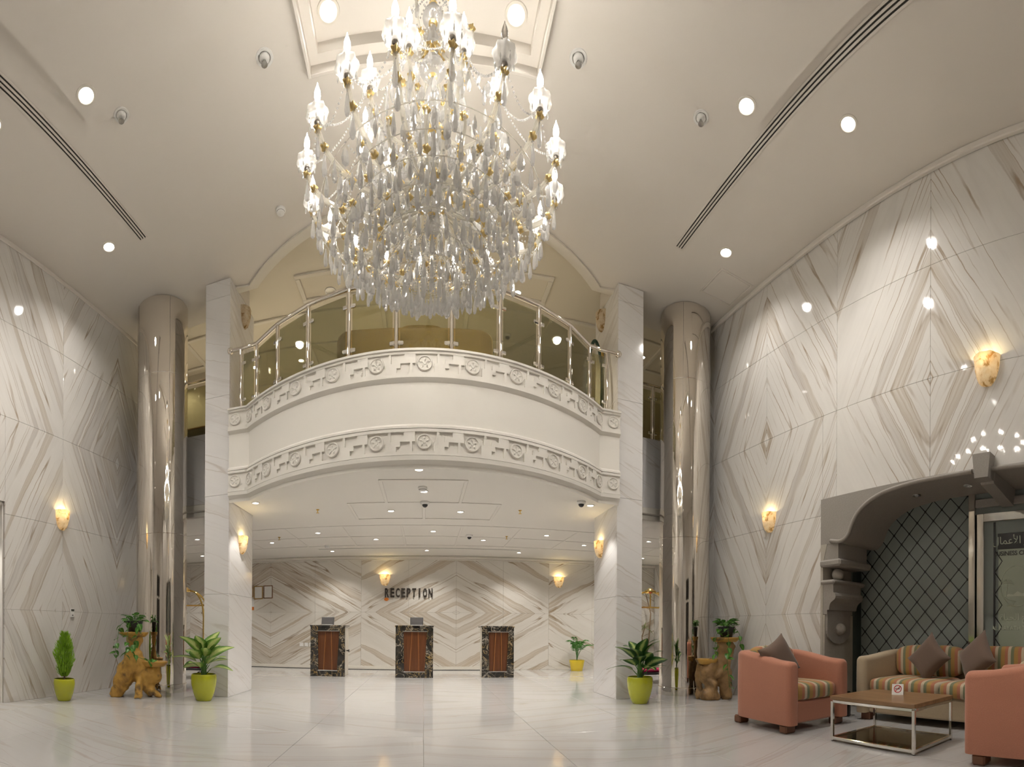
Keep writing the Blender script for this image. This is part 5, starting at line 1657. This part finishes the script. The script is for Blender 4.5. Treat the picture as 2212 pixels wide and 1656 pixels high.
def bead(p, r=.0085):
    x, y, z = p
    o = len(beads.v)
    beads.v += [(x + r, y, z), (x - r, y, z), (x, y + r, z), (x, y - r, z), (x, y, z + r * 1.15), (x, y, z - r * 1.15)]
    beads.f += [tuple(i + o for i in f) for f in OCT_F]
def strand(a, b, sag, gap=.024, r=.0085):
    a, b = Vector(a), Vector(b)
    n = max(3, int(((b - a).length + abs(sag)) / gap))
    for k in range(n + 1):
        t = k / n
        p = a.lerp(b, t); p.z -= sag * 4 * t * (1 - t)
        bead(p, r)
rc = random.Random(21)
def hang(p, kind, scale=1.0, pre=1, prio=1.0):
    """a drop hanging under p on a few beads"""
    z = p[2]
    for k in range(pre):
        z -= .014; bead((p[0], p[1], z), .0095); z -= .008
    drops.append((prio, kind, (p[0], p[1], z), rc.uniform(0, PI), scale * rc.uniform(.92, 1.1)))

CUP = MB()
n = 40
for r0, z0, w in ((.012, -.018, 0), (.030, -.022, .02), (.050, -.006, .06), (.058, .016, .10), (.055, .036, .12), (.046, .050, .14)):
    pass
def cup_mesh():
    m = MB()
    prof = [(.010, -.034), (.038, -.036), (.062, -.014), (.071, .014), (.066, .040), (.052, .054), (.048, .050), (.060, .036), (.064, .012), (.055, -.008), (.012, -.020)]
    rings = []
    for i, (r, z) in enumerate(prof):
        sc2 = .09 * min(1, max(0, (r - .03) / .03))
        rings.append([(r * (1 + sc2 * math.cos(8 * 2 * PI * k / 32)) * math.cos(2 * PI * k / 32), r * (1 + sc2 * math.cos(8 * 2 * PI * k / 32)) * math.sin(2 * PI * k / 32), z) for k in range(32)])
    m.loops(rings)
    return m.mesh('drip_cup', M['crystal_cup'], 40)
CUPM = cup_mesh()
SLEEVE = MB().lathe([(.016, -.02), (.020, -.01), (.0125, .0), (.0125, .085), (.010, .09), (.001, .09)], 14).mesh('candle_sleeve', M['candle'], 40)
SOCK = MB().lathe([(.018, -.06), (.022, -.045), (.018, -.030), (.010, -.028)], 12).mesh('gilt_socket', M['seam'], 40)
FL = [(.010, .088), (.016, .100), (.0215, .125), (.020, .150), (.013, .175), (.006, .192), (.003, .208), (.001, .214)]
BULB = MB().lathe(FL, 14).mesh('bulb', M['bulb'], 60)
BULB0 = MB().lathe(FL, 14).mesh('bulb', M['bulb_glass'], 60)

def joint_mesh():
    g = MB()
    prof = [(.004, -.026), (.012, -.022), (.022, -.008), (.025, .0), (.022, .008), (.012, .022), (.004, .026)]
    rings = [[(r * (1 + .25 * math.cos(5 * 2 * PI * k / 20)) * math.cos(2 * PI * k / 20), r * (1 + .25 * math.cos(5 * 2 * PI * k / 20)) * math.sin(2 * PI * k / 20), z) for k in range(20)] for r, z in prof]
    return g.loops(rings).mesh('gilt_joint', M['gilt'], 50)
JOINT = joint_mesh()
def put_joints(o, pts, fs):
    for f in fs: link('gilt_joint', JOINT, o, pts[int(f * (len(pts) - 1))])
def arm(path, phi, light=True, unlit=False, rad=.0165, pend=(.22, .36, .5, .64, .78, .92), pk=(1, 0, 0, 1, 0, 0), pre=2):
    c, s = math.cos(phi), math.sin(phi)
    pts = [(r * c, r * s, zz(z)) for r, z in smooth_curve(path, 5)]
    # twisted glass rope: eight-sided tube with a slow twist reads as ribs
    m = MB().tube(pts, rad, 8)
    o = m.build('arm', M['crystal_arm'], ch, 20)
    put_joints(o, pts, (.12, .34, .56, .78, .97))
    e = pts[-1]
    link('drip_cup', CUPM, o, (e[0], e[1], e[2] + .06))
    link('candle_sleeve', SLEEVE, o, (e[0], e[1], e[2] + .075))
    link('gilt_socket', SOCK, o, (e[0], e[1], e[2] + .06))
    link('bulb', BULB0 if unlit else BULB, o, (e[0], e[1], e[2] + .07))
    if light and not unlit:
        lamp('POINT', 'candle_light', o, (e[0], e[1], e[2] + .20), E_CHAND, (1., .94, .85), .035)
    for f, k in zip(pend, pk):
        hang(pts[int(f * (len(pts) - 1))], k, 1.0, pre, 2.)
    for k in range(6):
        a = 2 * PI * k / 6 + phi
        p = (e[0] + .056 * math.cos(a), e[1] + .056 * math.sin(a), e[2] + .05)
        drops.append((.2, 2, (p[0], p[1], p[2] - .012), a, .36)); bead(p, .006)
    return (e[0], e[1], e[2] + .05)
N1 = 18
cups1 = []
for k in range(N1):
    phi = -PI / 2 + (k + .3) * 2 * PI / N1
    cups1.append(arm([(.09, 4.46), (.20, 4.24), (.36, 4.08), (.54, 4.02), (.70, 4.05), (.84, 4.13), (.915, 4.24), (.93, 4.29)], phi, True, k == 1))
N2 = 9
cups2 = []
for k in range(N2):
    phi = -PI / 2 + (k + .55) * 2 * PI / N2
    cups2.append(arm([(.07, 4.78), (.16, 4.60), (.28, 4.52), (.40, 4.55), (.49, 4.66), (.52, 4.76)], phi, True, False, .014, (.25, .45, .65, .85), (1, 0, 1, 0), 1))
# extra scroll arms between the tiers (no candles)
for k in range(N1):
    phi = -PI / 2 + (k + .8) * 2 * PI / N1
    c, s = math.cos(phi), math.sin(phi)
    path = smooth_curve([(.12, 4.10), (.30, 3.96), (.48, 3.93), (.62, 4.0), (.70, 4.12), (.66, 4.20)], 4)
    pts = [(r * c, r * s, zz(z)) for r, z in path]
    o = MB().tube(pts, .011, 8).build('scroll_arm', M['crystal_arm'], ch, 20)
    put_joints(o, pts, (.3, .6, .95))
    hang(pts[int(.55 * (len(pts) - 1))], 0, 1.0, 2, 2.); hang(pts[-1], 1, .9, 1, 2.)
# crown of scrolls above
crown = []
for k in range(8):
    phi = 2 * PI * (k + .5) / 8
    c, s = math.cos(phi), math.sin(phi)
    path = smooth_curve([(.05, 5.35), (.14, 5.22), (.24, 5.22), (.31, 5.32), (.30, 5.42)], 4)
    pts = [(r * c, r * s, zz(z)) for r, z in path]
    o = MB().tube(pts, .010, 8).build('crown_scroll', M['crystal_arm'], ch, 20)
    put_joints(o, pts, (.1, .5, .98))
    crown.append(pts[-1]); hang(pts[-1], 1, .9, 3, 2.); hang(pts[8], 1, .8, 1, 2.)
for k in range(8):
    strand(crown[k], crown[(k + 1) % 8], .12)
    strand((0, 0, zz(5.85)), crown[k], .05)
# swags of beads between cups and tiers
for k in range(N1):
    a, b = cups1[k], cups1[(k + 1) % N1]
    strand(a, b, .16)
    q = cups2[int((k + .3) / N1 * N2) % N2]
    strand(q, a, .14)
for k in range(N2):
    strand(cups2[k], cups2[(k + 1) % N2], .14)
    strand(crown[int(k * 8 / 9)], cups2[k], .10)
# hanging basket of concentric hoops
HO = []
for r, nn in ((.84, 44), (.74, 56), (.64, 56), (.53, 50), (.42, 42), (.31, 32), (.20, 22), (.10, 10)):
    zb = 3.385 + .60 * r
    zt = zb + .15 + .02
    MB().tube([(r * math.cos(2 * PI * k / 48), r * math.sin(2 * PI * k / 48), zz(zt)) for k in range(48)], .0028, 6, closed=True).build('hoop', M['crystal_arm'], ch, 60)
    HO.append((r, zt))
    for k in range(nn):
        a = 2 * PI * (k + .5 * (nn % 3)) / nn
        kd = (0, 0, 1, 0, 2)[k % 5]
        drops.append((3. + (1. if math.sin(a) < .3 else 0.) + r * .1, kd, (r * math.cos(a), r * math.sin(a), zz(zt) - .01 - rc.uniform(0, .03)), rc.uniform(0, PI), rc.uniform(.9, 1.12)))
    for k in range(nn // 2):
        a = 2 * PI * k / (nn // 2)
        # bead strands from the inner body down to the hoop
        strand((r * .62 * math.cos(a), r * .62 * math.sin(a), zz(4.05 + .05 * (k % 2))), (r * math.cos(a), r * math.sin(a), zz(zt)), .02, .026, .008)
# drops filling the body around the stem
for k in range(330):
    a = rc.uniform(0, 2 * PI); r = .08 + .50 * math.sqrt(rc.random())
    z = rc.uniform(4.0, 5.25 - r * 1.0)
    drops.append((.5, rc.choice((0, 1, 2, 1)), (r * math.cos(a), r * math.sin(a), zz(z)), rc.uniform(0, PI), rc.uniform(.7, 1.0)))
drops.sort(key=lambda d: -d[0])
rest = MB()
for i, (pr, kd, p, sp, s_) in enumerate(drops):
    if i < 300:
        link('crystal_drop', KINDS[kd][0], ch, p, (0, 0, sp), (s_, s_, s_))
    else:
        src = KINDS[kd][1]
        Mx = Matrix.Translation(p) @ Matrix.Rotation(sp, 4, 'Z') @ Matrix.Scale(s_, 4)
        rest.add([Mx @ Vector(v) for v in src.v], src.f)
o = rest.build('crystal_drops', M['crystal'], ch); o['kind'] = 'stuff'
o = link('bead_strands', beads.mesh('bead_strands', M['crystal'], None, False), ch); o['kind'] = 'stuff'
